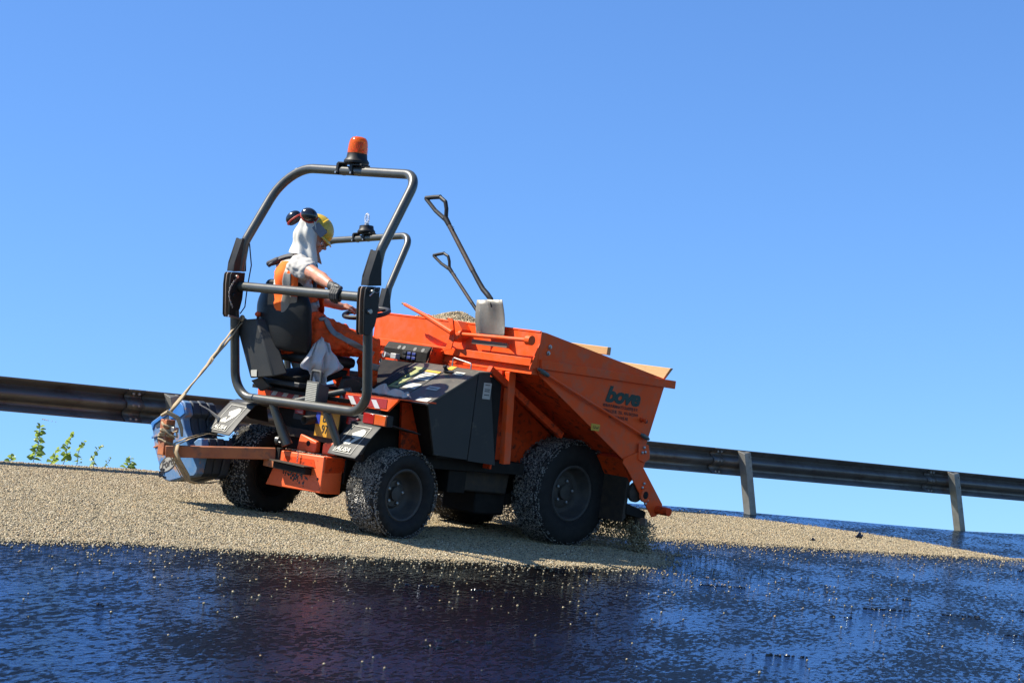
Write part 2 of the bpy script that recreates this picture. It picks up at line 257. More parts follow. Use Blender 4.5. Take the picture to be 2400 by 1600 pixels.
# ------------------------------------------------------------------ mesh building helpers
class MB:
    def __init__(s): s.v = []; s.f = []
    def add(s, vs, fs):
        o = len(s.v); s.v += [V(p) for p in vs]; s.f += [tuple(i+o for i in f) for f in fs]; return s
    def box(s, a, b):
        x0, y0, z0 = a; x1, y1, z1 = b
        return s.add([(x0, y0, z0), (x1, y0, z0), (x1, y1, z0), (x0, y1, z0), (x0, y0, z1), (x1, y0, z1), (x1, y1, z1), (x0, y1, z1)],
                     [(3, 2, 1, 0), (4, 5, 6, 7), (0, 1, 5, 4), (1, 2, 6, 5), (2, 3, 7, 6), (3, 0, 4, 7)])
    def obox(s, c, u, v, t, hu, hv, ht):
        c = V(c); u = V(u).normalized()*hu; v = V(v).normalized()*hv; t = V(t).normalized()*ht
        P = [c+a*u+b*v+d*t for d in (-1, 1) for a, b in ((-1, -1), (1, -1), (1, 1), (-1, 1))]
        return s.add(P, [(3, 2, 1, 0), (4, 5, 6, 7), (0, 1, 5, 4), (1, 2, 6, 5), (2, 3, 7, 6), (3, 0, 4, 7)])
    def prism(s, poly, ext):
        n = len(poly); e = V(ext); P = [V(p) for p in poly]
        return s.add(P+[p+e for p in P], [tuple(range(n-1, -1, -1)), tuple(range(n, 2*n))]+[(i, (i+1) % n, n+(i+1) % n, n+i) for i in range(n)])
    def bar(s, a, b, wd, ht, up=(0, 0, 1)):
        a = V(a); b = V(b); d = (b-a).normalized(); u = V(up); sd = d.cross(u).normalized(); u = sd.cross(d).normalized()
        return s.obox((a+b)/2, d, sd, u, (b-a).length/2, wd/2, ht/2)
    def tube(s, pts, r, seg=12, closed=False, caps=True):
        P = [V(p) for p in pts]; n = len(P); R = r if isinstance(r, (list, tuple)) else [r]*n
        prev = None; rings = []
        for i in range(n):
            if closed: t = (P[(i+1) % n]-P[i-1])
            else: t = P[min(i+1, n-1)]-P[max(i-1, 0)]
            t.normalize()
            if prev is None:
                a = V((0, 0, 1)) if abs(t.z) < 0.9 else V((1, 0, 0)); u = t.cross(a).normalized()
            else: u = (prev-t*prev.dot(t)).normalized()
            prev = u; vv = t.cross(u)
            rings.append([P[i]+R[i]*(math.cos(2*math.pi*k/seg)*u+math.sin(2*math.pi*k/seg)*vv) for k in range(seg)])
        o = len(s.v); s.v += [p for rg in rings for p in rg]
        m = n if closed else n-1
        if closed:
            # align the closing ring to avoid twist
            best = min(range(seg), key=lambda k: (rings[-1][0]-rings[0][k]).length)
        for i in range(m):
            j = (i+1) % n; sh = best if (closed and j == 0) else 0
            for k in range(seg):
                k2 = (k+1) % seg
                s.f.append((o+i*seg+k, o+i*seg+k2, o+j*seg+(k2+sh) % seg, o+j*seg+(k+sh) % seg))
        if caps and not closed:
            s.f.append(tuple(o+k for k in range(seg-1, -1, -1))); s.f.append(tuple(o+(n-1)*seg+k for k in range(seg)))
        return s
    def lathe(s, prof, org, axis, seg=24):
        """prof: list of (distance along axis, radius)"""
        ax = V(axis).normalized(); a = V((0, 0, 1)) if abs(ax.z) < 0.9 else V((1, 0, 0)); u = ax.cross(a).normalized(); vv = ax.cross(u); org = V(org)
        o = len(s.v)
        for d, r in prof:
            r = max(r, 1e-5)
            for k in range(seg): s.v.append(org+ax*d+r*(math.cos(2*math.pi*k/seg)*u+math.sin(2*math.pi*k/seg)*vv))
        for i in range(len(prof)-1):
            for k in range(seg):
                k2 = (k+1) % seg; s.f.append((o+i*seg+k, o+i*seg+k2, o+(i+1)*seg+k2, o+(i+1)*seg+k))
        return s
    def ell(s, c, rx, ry, rz, ax=None, seg=16, ring=10):
        """ellipsoid; ax = three axis vectors"""
        c = V(c); A = [V(a).normalized() for a in ax] if ax else [V((1, 0, 0)), V((0, 1, 0)), V((0, 0, 1))]
        o = len(s.v)
        for i in range(ring+1):
            th = math.pi*i/ring
            for k in range(seg):
                ph = 2*math.pi*k/seg; q = max(math.sin(th), 1e-4)
                s.v.append(c+A[0]*rx*q*math.cos(ph)+A[1]*ry*q*math.sin(ph)+A[2]*rz*math.cos(th))
        for i in range(ring):
            for k in range(seg):
                k2 = (k+1) % seg; s.f.append((o+i*seg+k2, o+i*seg+k, o+(i+1)*seg+k, o+(i+1)*seg+k2))
        return s
    def cap(s, a, ra, b, rb, seg=14):
        """tapered capsule"""
        a = V(a); b = V(b); d = (b-a); L = d.length; d.normalize(); n = 5
        pr = [(-ra*math.cos(math.pi/2*i/n), ra*math.sin(math.pi/2*i/n)) for i in range(n+1)]+[(L+rb*math.sin(math.pi/2*i/n), rb*math.cos(math.pi/2*i/n)) for i in range(n+1)]
        return s.lathe(pr, a, d, seg)
    def limb(s, pts, rr):
        for i in range(len(pts)-1): s.cap(pts[i], rr[i], pts[i+1], rr[i+1])
        return s
    def quad(s, a, b, c, d): return s.add([a, b, c, d], [(0, 1, 2, 3)])
    def grid(s, P):
        """P: 2-D list of points"""
        o = len(s.v); h = len(P); q = len(P[0]); s.v += [V(p) for r in P for p in r]
        for i in range(h-1):
            for j in range(q-1): s.f.append((o+i*q+j, o+i*q+j+1, o+(i+1)*q+j+1, o+(i+1)*q+j))
        return s
    def mesh(s, name, off=(0, 0, 0)):
        m = bpy.data.meshes.new(name); o = V(off)
        m.from_pydata([tuple(p-o) for p in s.v], [], s.f); m.update()
        bm = bmesh.new(); bm.from_mesh(m); bmesh.ops.recalc_face_normals(bm, faces=bm.faces); bm.to_mesh(m); bm.free()
        return m

def finish(ob, bevel=0, smooth=True, ang=35, solid=0, subsurf=0):
    me = ob.data
    if smooth:
        me.polygons.foreach_set('use_smooth', [True]*len(me.polygons)); me.set_sharp_from_angle(angle=math.radians(ang))
    if solid:
        md = ob.modifiers.new('solid', 'SOLIDIFY'); md.thickness = solid; md.offset = 0
    if subsurf:
        md = ob.modifiers.new('sub', 'SUBSURF'); md.levels = subsurf; md.render_levels = subsurf
    if bevel:
        md = ob.modifiers.new('bevel', 'BEVEL'); md.width = bevel; md.segments = 2; md.limit_method = 'ANGLE'; md.angle_limit = math.radians(40); md.use_clamp_overlap = True

BASE = {}
def thing(name, label, cat, base=(0, 0, 0), group=None, mat=None, frame=None):
    o = bpy.data.objects.new(name, None); COL.objects.link(o); o.empty_display_size = 0.2
    F = frame if frame is not None else M1
    o.matrix_world = F @ Matrix.Translation(V(base)); BASE[o] = V(base)
    o['label'] = label; o['category'] = cat
    if group: o['group'] = group
    return o
def part(name, mb, mat, parent, bevel=0, smooth=True, ang=35, solid=0, subsurf=0, label=None, kind=None):
    root = parent
    me = mb if isinstance(mb, bpy.types.Mesh) else mb.mesh(name, BASE[parent])
    o = bpy.data.objects.new(name, me); COL.objects.link(o)
    if not me.materials: me.materials.append(M[mat] if isinstance(mat, str) else mat)
    o.parent = parent; BASE[o] = BASE[parent]
    if label: o['label'] = label
    if kind: o['kind'] = kind
    finish(o, bevel, smooth, ang, solid, subsurf); return o
def single(name, mb, mat, label=None, cat=None, base=(0, 0, 0), group=None, kind=None, frame=None, **kw):
    """top-level thing that is one mesh"""
    me = mb if isinstance(mb, bpy.types.Mesh) else mb.mesh(name, base)
    o = bpy.data.objects.new(name, me); COL.objects.link(o)
    if not me.materials: me.materials.append(M[mat] if isinstance(mat, str) else mat)
    F = frame if frame is not None else M1
    o.matrix_world = F @ Matrix.Translation(V(base)); BASE[o] = V(base)
    if label: o['label'] = label
    if cat: o['category'] = cat
    if group: o['group'] = group
    if kind: o['kind'] = kind
    finish(o, **kw); return o
def shared(name, me, parent, loc, rot=None, mat=None):
    o = bpy.data.objects.new(name, me); COL.objects.link(o); o.parent = parent; BASE[o] = BASE[parent]
    o.location = V(loc)-BASE[parent]
    if rot is not None: o.rotation_euler = rot
    return o
def text_mesh(body, size, org, u, v, mat, shear=0.0, fat=0.0, width=1.0, space=1.0, depth=0.0008, align='LEFT', res=3):
    c = bpy.data.curves.new('lettering', 'FONT'); c.body = body; c.size = size; c.shear = shear; c.offset = fat*size; c.extrude = depth
    c.resolution_u = res; c.space_character = space; c.align_x = align
    ob = bpy.data.objects.new('lettering', c); COL.objects.link(ob)
    dg = bpy.context.evaluated_depsgraph_get(); me = bpy.data.meshes.new_from_object(ob.evaluated_get(dg))
    bpy.data.objects.remove(ob); bpy.data.curves.remove(c)
    u = V(u).normalized(); v = V(v); v = (v-u*v.dot(u)).normalized(); n = u.cross(v); org = V(org)
    for vt in me.vertices:
        p = vt.co.copy(); vt.co = org+u*(p.x*width)+v*p.y+n*p.z
    me.materials.clear(); me.materials.append(M[mat]); return me
def text_part(name, parent, *a, **k):
    me = text_mesh(*a, **k); b = BASE[parent]
    for vt in me.vertices: vt.co -= b
    o = bpy.data.objects.new(name, me); COL.objects.link(o); o.parent = parent; BASE[o] = b; return o
def remesh(mb, voxel, smooth=6, disp=None):
    """union of closed shapes -> one continuous surface"""
    me = mb.mesh('tmp'); ob = bpy.data.objects.new('tmp', me); COL.objects.link(ob)
    md = ob.modifiers.new('r', 'REMESH'); md.mode = 'VOXEL'; md.voxel_size = voxel
    if smooth:
        sm = ob.modifiers.new('s', 'SMOOTH'); sm.iterations = smooth; sm.factor = 0.5
    dg = bpy.context.evaluated_depsgraph_get(); out_me = bpy.data.meshes.new_from_object(ob.evaluated_get(dg))
    bpy.data.objects.remove(ob); bpy.data.meshes.remove(me)
    if disp:
        ns = [v.normal.copy() for v in out_me.vertices]
        for vt, n in zip(out_me.vertices, ns): vt.co = vt.co+n*disp(vt.co, n)
    return out_me
def to_base(me, b):
    for vt in me.vertices: vt.co -= b
    return me
def arc(a, b, c, r, n=6):
    """rounded corner at b between a and c"""
    a, b, c = V(a), V(b), V(c); d1 = (a-b).normalized(); d2 = (c-b).normalized(); ang = d1.angle(d2); t = r/math.tan(ang/2)
    p1 = b+d1*t; p2 = b+d2*t; out = []
    cen = b+(d1+d2).normalized()*(r/math.sin(ang/2))
    v1 = p1-cen; v2 = p2-cen; th = v1.angle(v2)
    for i in range(n+1):
        s = i/n; out.append(cen+(math.sin((1-s)*th)*v1+math.sin(s*th)*v2)/math.sin(th))
    return out
def roundpath(pts, rads, closed=False, n=6):
    out = []; N_ = len(pts)
    for i in range(N_):
        if not closed and i in (0, N_-1): out.append(V(pts[i])); continue
        r = rads[i]
        if r <= 0: out.append(V(pts[i])); continue
        out += arc(pts[i-1], pts[i], pts[(i+1) % N_], r, n)
    return out

# ------------------------------------------------------------------ ground: road, gravel, verge
R_DIR = V((11.67, 9.83, 0)).normalized(); R_NRM = V((-R_DIR.y, R_DIR.x, 0))      # along the rail / away from camera
crest = [V((-4.378, 18.232, 0)), V((-3.216, 19.605, 0)), V((-1.0, 21.35, 0)), V((2.008, 24.097, 0)), V((3.129, 24.934, 0)), V((6.2, 26.896, 0)), V((7.296, 28.057, 0))]
crest[1] = V((-3.35, 19.3, 0))
crest = [crest[0]-R_DIR*60]+crest+[crest[-1]+R_DIR*80]
mb = MB(); near = [p-R_NRM*90 for p in crest]
mb.grid([near, [p-R_NRM*2.0 for p in crest], crest])
single('road', mb, 'tar', kind='structure', frame=Matrix.Identity(4), smooth=False)
mb = MB()
mb.grid([crest, [p+R_NRM*1.0-V((0, 0, 0.11)) for p in crest], [p+R_NRM*8-V((0, 0, 0.95)) for p in crest], [p+R_NRM*120-V((0, 0, 18)) for p in crest]])
single('embankment', mb, 'grass', kind='structure', frame=Matrix.Identity(4), smooth=False)

def crest_y(x, y):
    """signed distance (m) to the crest line, positive beyond it (world x,y)"""
    p = V((x, y, 0)); best = 1e9; sg = -1
    for a, b in zip(crest[:-1], crest[1:]):
        d = (b-a); t = max(0, min(1, (p-a).dot(d)/d.length_squared)); q = a+d*t; L = (p-q).length
        if L < best: best = L; sg = 1 if (p-q).dot(R_NRM) > 0 else -1
    return best*sg
# the spread strip, machine frame; near edge a little uneven
edge = [(-14, -1.35), (-9, -1.4), (-5, -1.42), (-4, -1.44), (-3, -1.36), (-2.4, -1.5), (-1.6, -1.62), (-0.8, -1.68), (0, -1.78), (0.8, -1.82), (1.5, -1.8), (2.0, -1.62), (2.3, -1.38), (2.6, -1.10), (2.78, -0.95)]
def edge_y(x):
    for (a, b), (c, d) in zip(edge[:-1], edge[1:]):
        if a <= x <= c: return b+(d-b)*(x-a)/(c-a)
    return -1.4 if x < 0 else 9
def gravel_poly():
    P = []
    for i in range(len(edge)-1):
        (a, b), (c, d) = edge[i], edge[i+1]; n = 8
        for k in range(n):
            t = k/n; x = a+(c-a)*t; y = b+(d-b)*t; P.append(w(x, y+0.05*noise.noise(V((x*3, 1.7, 0)))+0.04))
    P.append(w(2.78, -1.02)); P.append(w(2.74, 1.05))
    P.append(w(2.9, 1.35))
    far = w(3.4, 2.9); P.append(far)
    # follow the crest back to the left, a hand's breadth inside
    for p in reversed(crest):
        q = p-R_NRM*0.03
        if q.x < far.x-0.5 and q.x > -30: P.append(q)
    P.append(crest[0]-R_NRM*0.03+R_DIR*30)
    return P
GP = gravel_poly()
mb = MB(); n = len(GP); mb.add([(p.x, p.y, 0.004) for p in GP], [tuple(range(n))])
single('gravel_layer', mb, 'gravel_bed', kind='structure', frame=Matrix.Identity(4), smooth=False)
patch = [(2.95, 0.12), (3.6, 0.06), (4.6, 0.02), (5.6, -0.05), (6.7, -0.2), (8.0, -0.3), (9.4, -0.36), (9.35, 0.1), (9.3, 1.0), (8.75, 1.75), (7.95, 2.35), (7.1, 2.7), (6.0, 2.75), (4.6, 2.55), (3.4, 2.35), (2.9, 1.2)]
mb = MB(); PW = [w(x, y) for x, y in patch]; mb.add([(p.x, p.y, 0.004) for p in PW], [tuple(range(len(PW)))])
single('gravel_strip', mb, 'gravel_bed', kind='structure', frame=Matrix.Identity(4), smooth=False)

def gn_stones(name, pts, scl, rot, mat, label, base_r=0.0067, parent=None, top=True):
    """many chips as instances on points"""
    me = bpy.data.meshes.new(name); n = len(pts); me.vertices.add(n); me.vertices.foreach_set('co', np.asarray(pts, dtype=np.float32).ravel())
    a = me.attributes.new('scl', 'FLOAT_VECTOR', 'POINT'); a.data.foreach_set('vector', np.asarray(scl, dtype=np.float32).ravel())
    a = me.attributes.new('rot', 'FLOAT_VECTOR', 'POINT'); a.data.foreach_set('vector', np.asarray(rot, dtype=np.float32).ravel())
    me.materials.append(M[mat]); ob = bpy.data.objects.new(name, me); COL.objects.link(ob)
    ng = bpy.data.node_groups.new('chips', 'GeometryNodeTree')
    ng.interface.new_socket('Geometry', in_out='INPUT', socket_type='NodeSocketGeometry'); ng.interface.new_socket('Geometry', in_out='OUTPUT', socket_type='NodeSocketGeometry')
    gi = ng.nodes.new('NodeGroupInput'); go = ng.nodes.new('NodeGroupOutput'); iop = ng.nodes.new('GeometryNodeInstanceOnPoints')
    ico = ng.nodes.new('GeometryNodeMeshIcoSphere'); ico.inputs['Radius'].default_value = base_r; ico.inputs['Subdivisions'].default_value = 1
    sm = ng.nodes.new('GeometryNodeSetMaterial'); sm.inputs['Material'].default_value = M[mat]
    a1 = ng.nodes.new('GeometryNodeInputNamedAttribute'); a1.data_type = 'FLOAT_VECTOR'; a1.inputs['Name'].default_value = 'scl'
    a2 = ng.nodes.new('GeometryNodeInputNamedAttribute'); a2.data_type = 'FLOAT_VECTOR'; a2.inputs['Name'].default_value = 'rot'
    ng.links.new(gi.outputs[0], iop.inputs['Points']); ng.links.new(ico.outputs[0], sm.inputs['Geometry']); ng.links.new(sm.outputs[0], iop.inputs['Instance'])
    e2r = ng.nodes.new('FunctionNodeEulerToRotation'); ng.links.new(a2.outputs[0], e2r.inputs[0])
    ng.links.new(e2r.outputs[0], iop.inputs['Rotation']); ng.links.new(a1.outputs[0], iop.inputs['Scale']); ng.links.new(iop.outputs[0], go.inputs[0])
    md = ob.modifiers.new('chips', 'NODES'); md.node_group = ng
    ob['kind'] = 'stuff'
    if label: ob['label'] = label
    if parent is not None: ob.parent = parent
    return ob
def rnd_scl(n, lo=0.6, hi=1.3):
    s = RNG.uniform(lo, hi, (n, 1))*RNG.uniform(0.65, 1.2, (n, 3)); return s
def rnd_rot(n): return RNG.uniform(0, 6.28, (n, 3))

A1 = np.array([[XF.x, YL.x], [XF.y, YL.y]]); O2d = np.array([O1.x, O1.y])
# candidates over the visible spread strip
def in_poly(P, poly):
    x = P[:, 0]; y = P[:, 1]; ins = np.zeros(len(P), bool); n = len(poly); j = n-1
    for i in range(n):
        xi, yi = poly[i]; xj, yj = poly[j]
        c = ((yi > y) != (yj > y)) & (x < (xj-xi)*(y-yi)/(yj-yi+1e-12)+xi); ins ^= c; j = i
    return ins
GPn = [(p.x, p.y) for p in GP]
nA = 480000
loc = np.stack([RNG.uniform(-6.2, 3.4, nA), RNG.uniform(-1.9, 6.0, nA)], 1); wl = loc@A1.T+O2d
ang = wl[:, 0]/wl[:, 1]; keep = in_poly(wl, GPn) & (np.abs(ang) < 0.275)
wl = wl[keep]; n = len(wl)
pts = np.column_stack([wl, RNG.uniform(0.002, 0.009, n)])
gn_stones('loose_gravel', pts, rnd_scl(n), rnd_rot(n), 'stone', 'pale tan stone chippings spread over the left and middle of the road')
PWn = [(p.x, p.y) for p in PW]
nB = 110000
loc = np.stack([RNG.uniform(2.6, 9.8, nB), RNG.uniform(-0.6, 3.0, nB)], 1); wl = loc@A1.T+O2d; wl = wl[in_poly(wl, PWn)]; n = len(wl)
gn_stones('gravel_strip_chips', np.column_stack([wl, RNG.uniform(0.002, 0.009, n)]), rnd_scl(n), rnd_rot(n), 'stone', 'pale tan stone chippings in the tapering strip right of the machine')
# strays thinning out over the tar
S = []
for _ in range(7500):
    x = random.uniform(-5.5, 2.8); d = random.expovariate(1/0.085)
    S.append((x, edge_y(x)-d+0.06))
for _ in range(800):
    x = random.uniform(-5.5, 3.5); S.append((x, (edge_y(x) if x < 2.78 else -1.0)-random.expovariate(1/0.75)))
for _ in range(260):
    S.append((random.uniform(-6, 9), random.uniform(-7.5, 0)))
for _ in range(2600):
    x = random.uniform(2.9, 9.8); S.append((x, 0.08-(x-3)*0.06-random.expovariate(1/0.13)))
for _ in range(450):
    x = random.uniform(2.9, 9.8); S.append((x, 0.0-(x-3)*0.06-random.expovariate(1/0.6)))
for _ in range(1500):
    i = random.randrange(6, 15); a = patch[i]; b = patch[min(i+1, 15)]; t = random.random()
    S.append((a[0]+(b[0]-a[0])*t+random.gauss(0, 0.08), a[1]+(b[1]-a[1])*t+random.expovariate(1/0.1)))
for _ in range(1500):
    S.append((2.78+random.expovariate(1/0.12), random.uniform(-1.1, 1.1)))
S = np.array(S); wl = S@A1.T+O2d; n = len(wl)
gn_stones('scattered_chips', np.column_stack([wl, np.full(n, 0.005)]), rnd_scl(n, 0.55, 1.2), rnd_rot(n), 'stone', 'single stone chips scattered on the wet black tar')
# tar lumps, blobs and dribble ridges on the fresh tar
S = []
for _ in range(48):
    cx = random.uniform(-5, 9); cy = random.uniform(-8.2, -1.9 if cx < 2.8 else -0.8); L = random.uniform(0.03, 0.5)
    gp_ = random.uniform(0.2, 0.6)
    for k in range(int(L*90)+1):
        t = k/(L*90+1)
        if noise.noise(V((k*0.35, cx*5, cy))) > gp_-0.35: continue
        S.append((cx+t*L+random.gauss(0, 0.003), cy-0.25*t*L+random.gauss(0, 0.012)))
S = np.array(S); wl = S@A1.T+O2d; n = len(wl)
gn_stones('tar_blobs', np.column_stack([wl, np.full(n, 0.001)]), rnd_scl(n, 0.7, 1.9), rnd_rot(n), 'tarlump', 'small glossy blobs and ridges of black tar on the road')
def lump(name, x, y, r, label):
    m = MB().ell((x, y, r*0.6), r, r*0.8, r*0.75, seg=14, ring=9)
    me = m.mesh(name, (x, y, 0))
    for vt in me.vertices: vt.co *= 1+0.5*noise.noise(vt.co*(1.6/r))
    single(name, me, 'tarlump', label, 'tar lump', base=(x, y, 0))
q = V((8.249, 0.858, 0)); lump('tar_lump', q.x, q.y, 0.045, 'larger black tar lump lying on the pale gravel strip at right')
q = V((6.82, 0.425, 0)); lump('tar_lump', q.x, q.y, 0.026, 'smaller dark lump on the gravel strip, left of the larger one')

# ------------------------------------------------------------------ guardrail on the crest
I4 = Matrix.Identity(4)
RA = V((-4.378, 18.232, 0))
def rl(s, off=0.0, z=0.0): return RA+R_DIR*s+R_NRM*off+V((0, 0, z))
gr = thing('guardrail', 'long weathered steel guardrail on leaning posts running along the crest of the road', 'guardrail', RA, frame=I4)
# W profile seen from its back (offset away from camera, height)
WP = [(0.13, 0.44), (0.135, 0.455), (0.205, 0.49), (0.215, 0.52), (0.20, 0.545), (0.135, 0.575), (0.128, 0.60), (0.135, 0.625), (0.20, 0.655), (0.215, 0.68), (0.205, 0.70), (0.135, 0.735), (0.13, 0.75)]
posts_top = [-6.4, -2.4, 1.69, 5.55, 9.59, 13.62, 17.7, 21.8, 25.9]
for i in range(len(posts_top)-1):
    s0 = posts_top[i]-0.28; s1 = posts_top[i+1]+0.06-0.28
    m = MB(); sag = 0.0
    rows = [[rl(s0+(s1-s0)*k/6, a+(0.004 if i % 2 else 0), z) for k in range(7)] for a, z in WP]
    m.grid(rows)
    part('rail_beam', m, 'rail_steel', gr, solid=0.004, ang=50)
for i, s in enumerate(posts_top):
    lean = 0.235+0.01*(i % 3)+(0.035 if s > 12 else 0)
    up = (R_DIR*(-lean)+V((0, 0, 0.75))).normalized(); wd = 0.055; L = 1.5
    top = rl(s, 0.0, 0.742); bot = top-up*L
    m = MB()
    # sigma / C shaped section
    sec = [(-wd, 0.0), (wd, 0.0), (wd, 0.075), (wd-0.014, 0.075), (wd-0.014, 0.006), (-wd+0.006, 0.006), (-wd+0.006, 0.11), (-wd, 0.11)]
    ring = lambda c: [c+R_DIR*a+R_NRM*b for a, b in sec]
    n = len(sec); A = ring(bot); B = ring(top+V((0, 0, 0)))
    B[0] = B[0]-up*0.03; B[1] = B[1]
    m.add(A+B, [tuple(range(n)), tuple(range(2*n-1, n-1, -1))]+[(k, (k+1) % n, n+(k+1) % n, n+k) for k in range(n)])
    # web face turned slightly, gives the lit wedge
    p = part('rail_post', m, 'post_steel', gr, bevel=0.002)
    for dz in (0.06, 0.2, 0.5): part('post_bolt', MB().lathe([(0, 0.011), (0.009, 0.011), (0.009, 0)], top-up*dz+R_DIR*0.035-R_NRM*0.0, -R_NRM, 8), 'steel', p)
    # joint plate with bolts on the beam
    for da in (-0.36, -0.30):
        for z in (0.60, 0.71, 0.47): part('splice_bolt', MB().lathe([(0, 0.014), (0.012, 0.012), (0.012, 0)], rl(s+da, 0.128 if abs(z-0.6) < .01 else 0.145, z), -R_NRM, 8), 'post_steel', gr)
    part('splice_lap', MB().grid([[rl(s+da, a-0.006, z) for da in (-0.42, -0.24)] for a, z in WP]), 'rail_steel', gr, solid=0.004, ang=50)

# ------------------------------------------------------------------ plants behind the crest
leaf_me = None
def leaf_mesh():
    m = MB(); P = []
    for i in range(7):
        t = i/6; wv = 0.5*math.sin(math.pi*t**0.8)*0.85; row = []
        for j in range(5):
            a = (j-2)/2; row.append(((t-0.0), a*wv, 0.10*abs(a)*math.sin(math.pi*t)-0.22*t*t))
        P.append(row)
    return m.grid(P).mesh('leaf')
leaf_me = leaf_mesh(); leaf_me.materials.append(M['leaf']); leaf_me.polygons.foreach_set('use_smooth', [True]*len(leaf_me.polygons))
def plant(x, y, h, bend, nl, size, label, side=0, seed=1):
    rr = random.Random(seed); base = V((x, y, 0))+R_NRM*0.25+V((0, 0, -0.05))
    t = thing('roadside_plant', label, 'plant', base, group='plants behind the crest', frame=I4)
    path = []; nseg = 10
    for i in range(nseg+1):
        s = i/nseg; path.append(base+V((bend*s*s*0.8+0.01*math.sin(s*7+seed), 0.02*math.sin(s*5), (h+0.05)*s*(1-0.1*s))))
    part('stem', MB().tube(path, [0.0035*(1-0.6*i/nseg) for i in range(nseg+1)], 6), 'stem', t)
    for i in range(nl):
        s = 0.12+0.88*(i+0.5)/nl; k = s*nseg; a = int(min(k, nseg-1)); p = path[a].lerp(path[a+1], k-a)
        sz = size*1.45*(1.1-0.55*s)*rr.uniform(0.8, 1.2)
        az = (i % 2)*math.pi+rr.uniform(-0.6, 0.6)+side; tilt = rr.uniform(-0.1, 0.7)*(0.5+s)
        o = shared('leaf', leaf_me, t, p, (rr.uniform(0.3, 1.3)*rr.choice((-1, 1)), -tilt, az)); o.scale = (sz, sz, sz)
ghost = [(-4.21, 18.40, 0.055, 0.0, 7, 0.040, 'tiny leafy sprig at the far left of the crest'),
         (-4.05, 18.64, 0.37, 0.035, 24, 0.060, 'tallest single leafy shoot with a curled tip on the crest at left'),
         (-3.93, 18.80, 0.15, 0.09, 10, 0.052, 'low shoot leaning right, just right of the tallest shoot'),
         (-3.84, 18.90, 0.31, 0.09, 22, 0.058, 'dense dark-leaved shoot in the middle of the plants, curling right'),
         (-3.74, 18.99, 0.24, 0.08, 16, 0.052, 'medium shoot with pale tip right of the dense middle one'),
         (-3.60, 19.10, 0.21, 0.06, 18, 0.050, 'bushy shoot with pale tip standing right of the others'),
         (-3.50, 19.22, 0.09, 0.05, 7, 0.036, 'thin little sprig right of the bushy shoot'),
         (-3.33, 19.42, 0.10, 0.03, 9, 0.055, 'bright green low sprig beside the blue iron weights')]
for i, g in enumerate(ghost): plant(*g, side=0.4*i, seed=i+3)

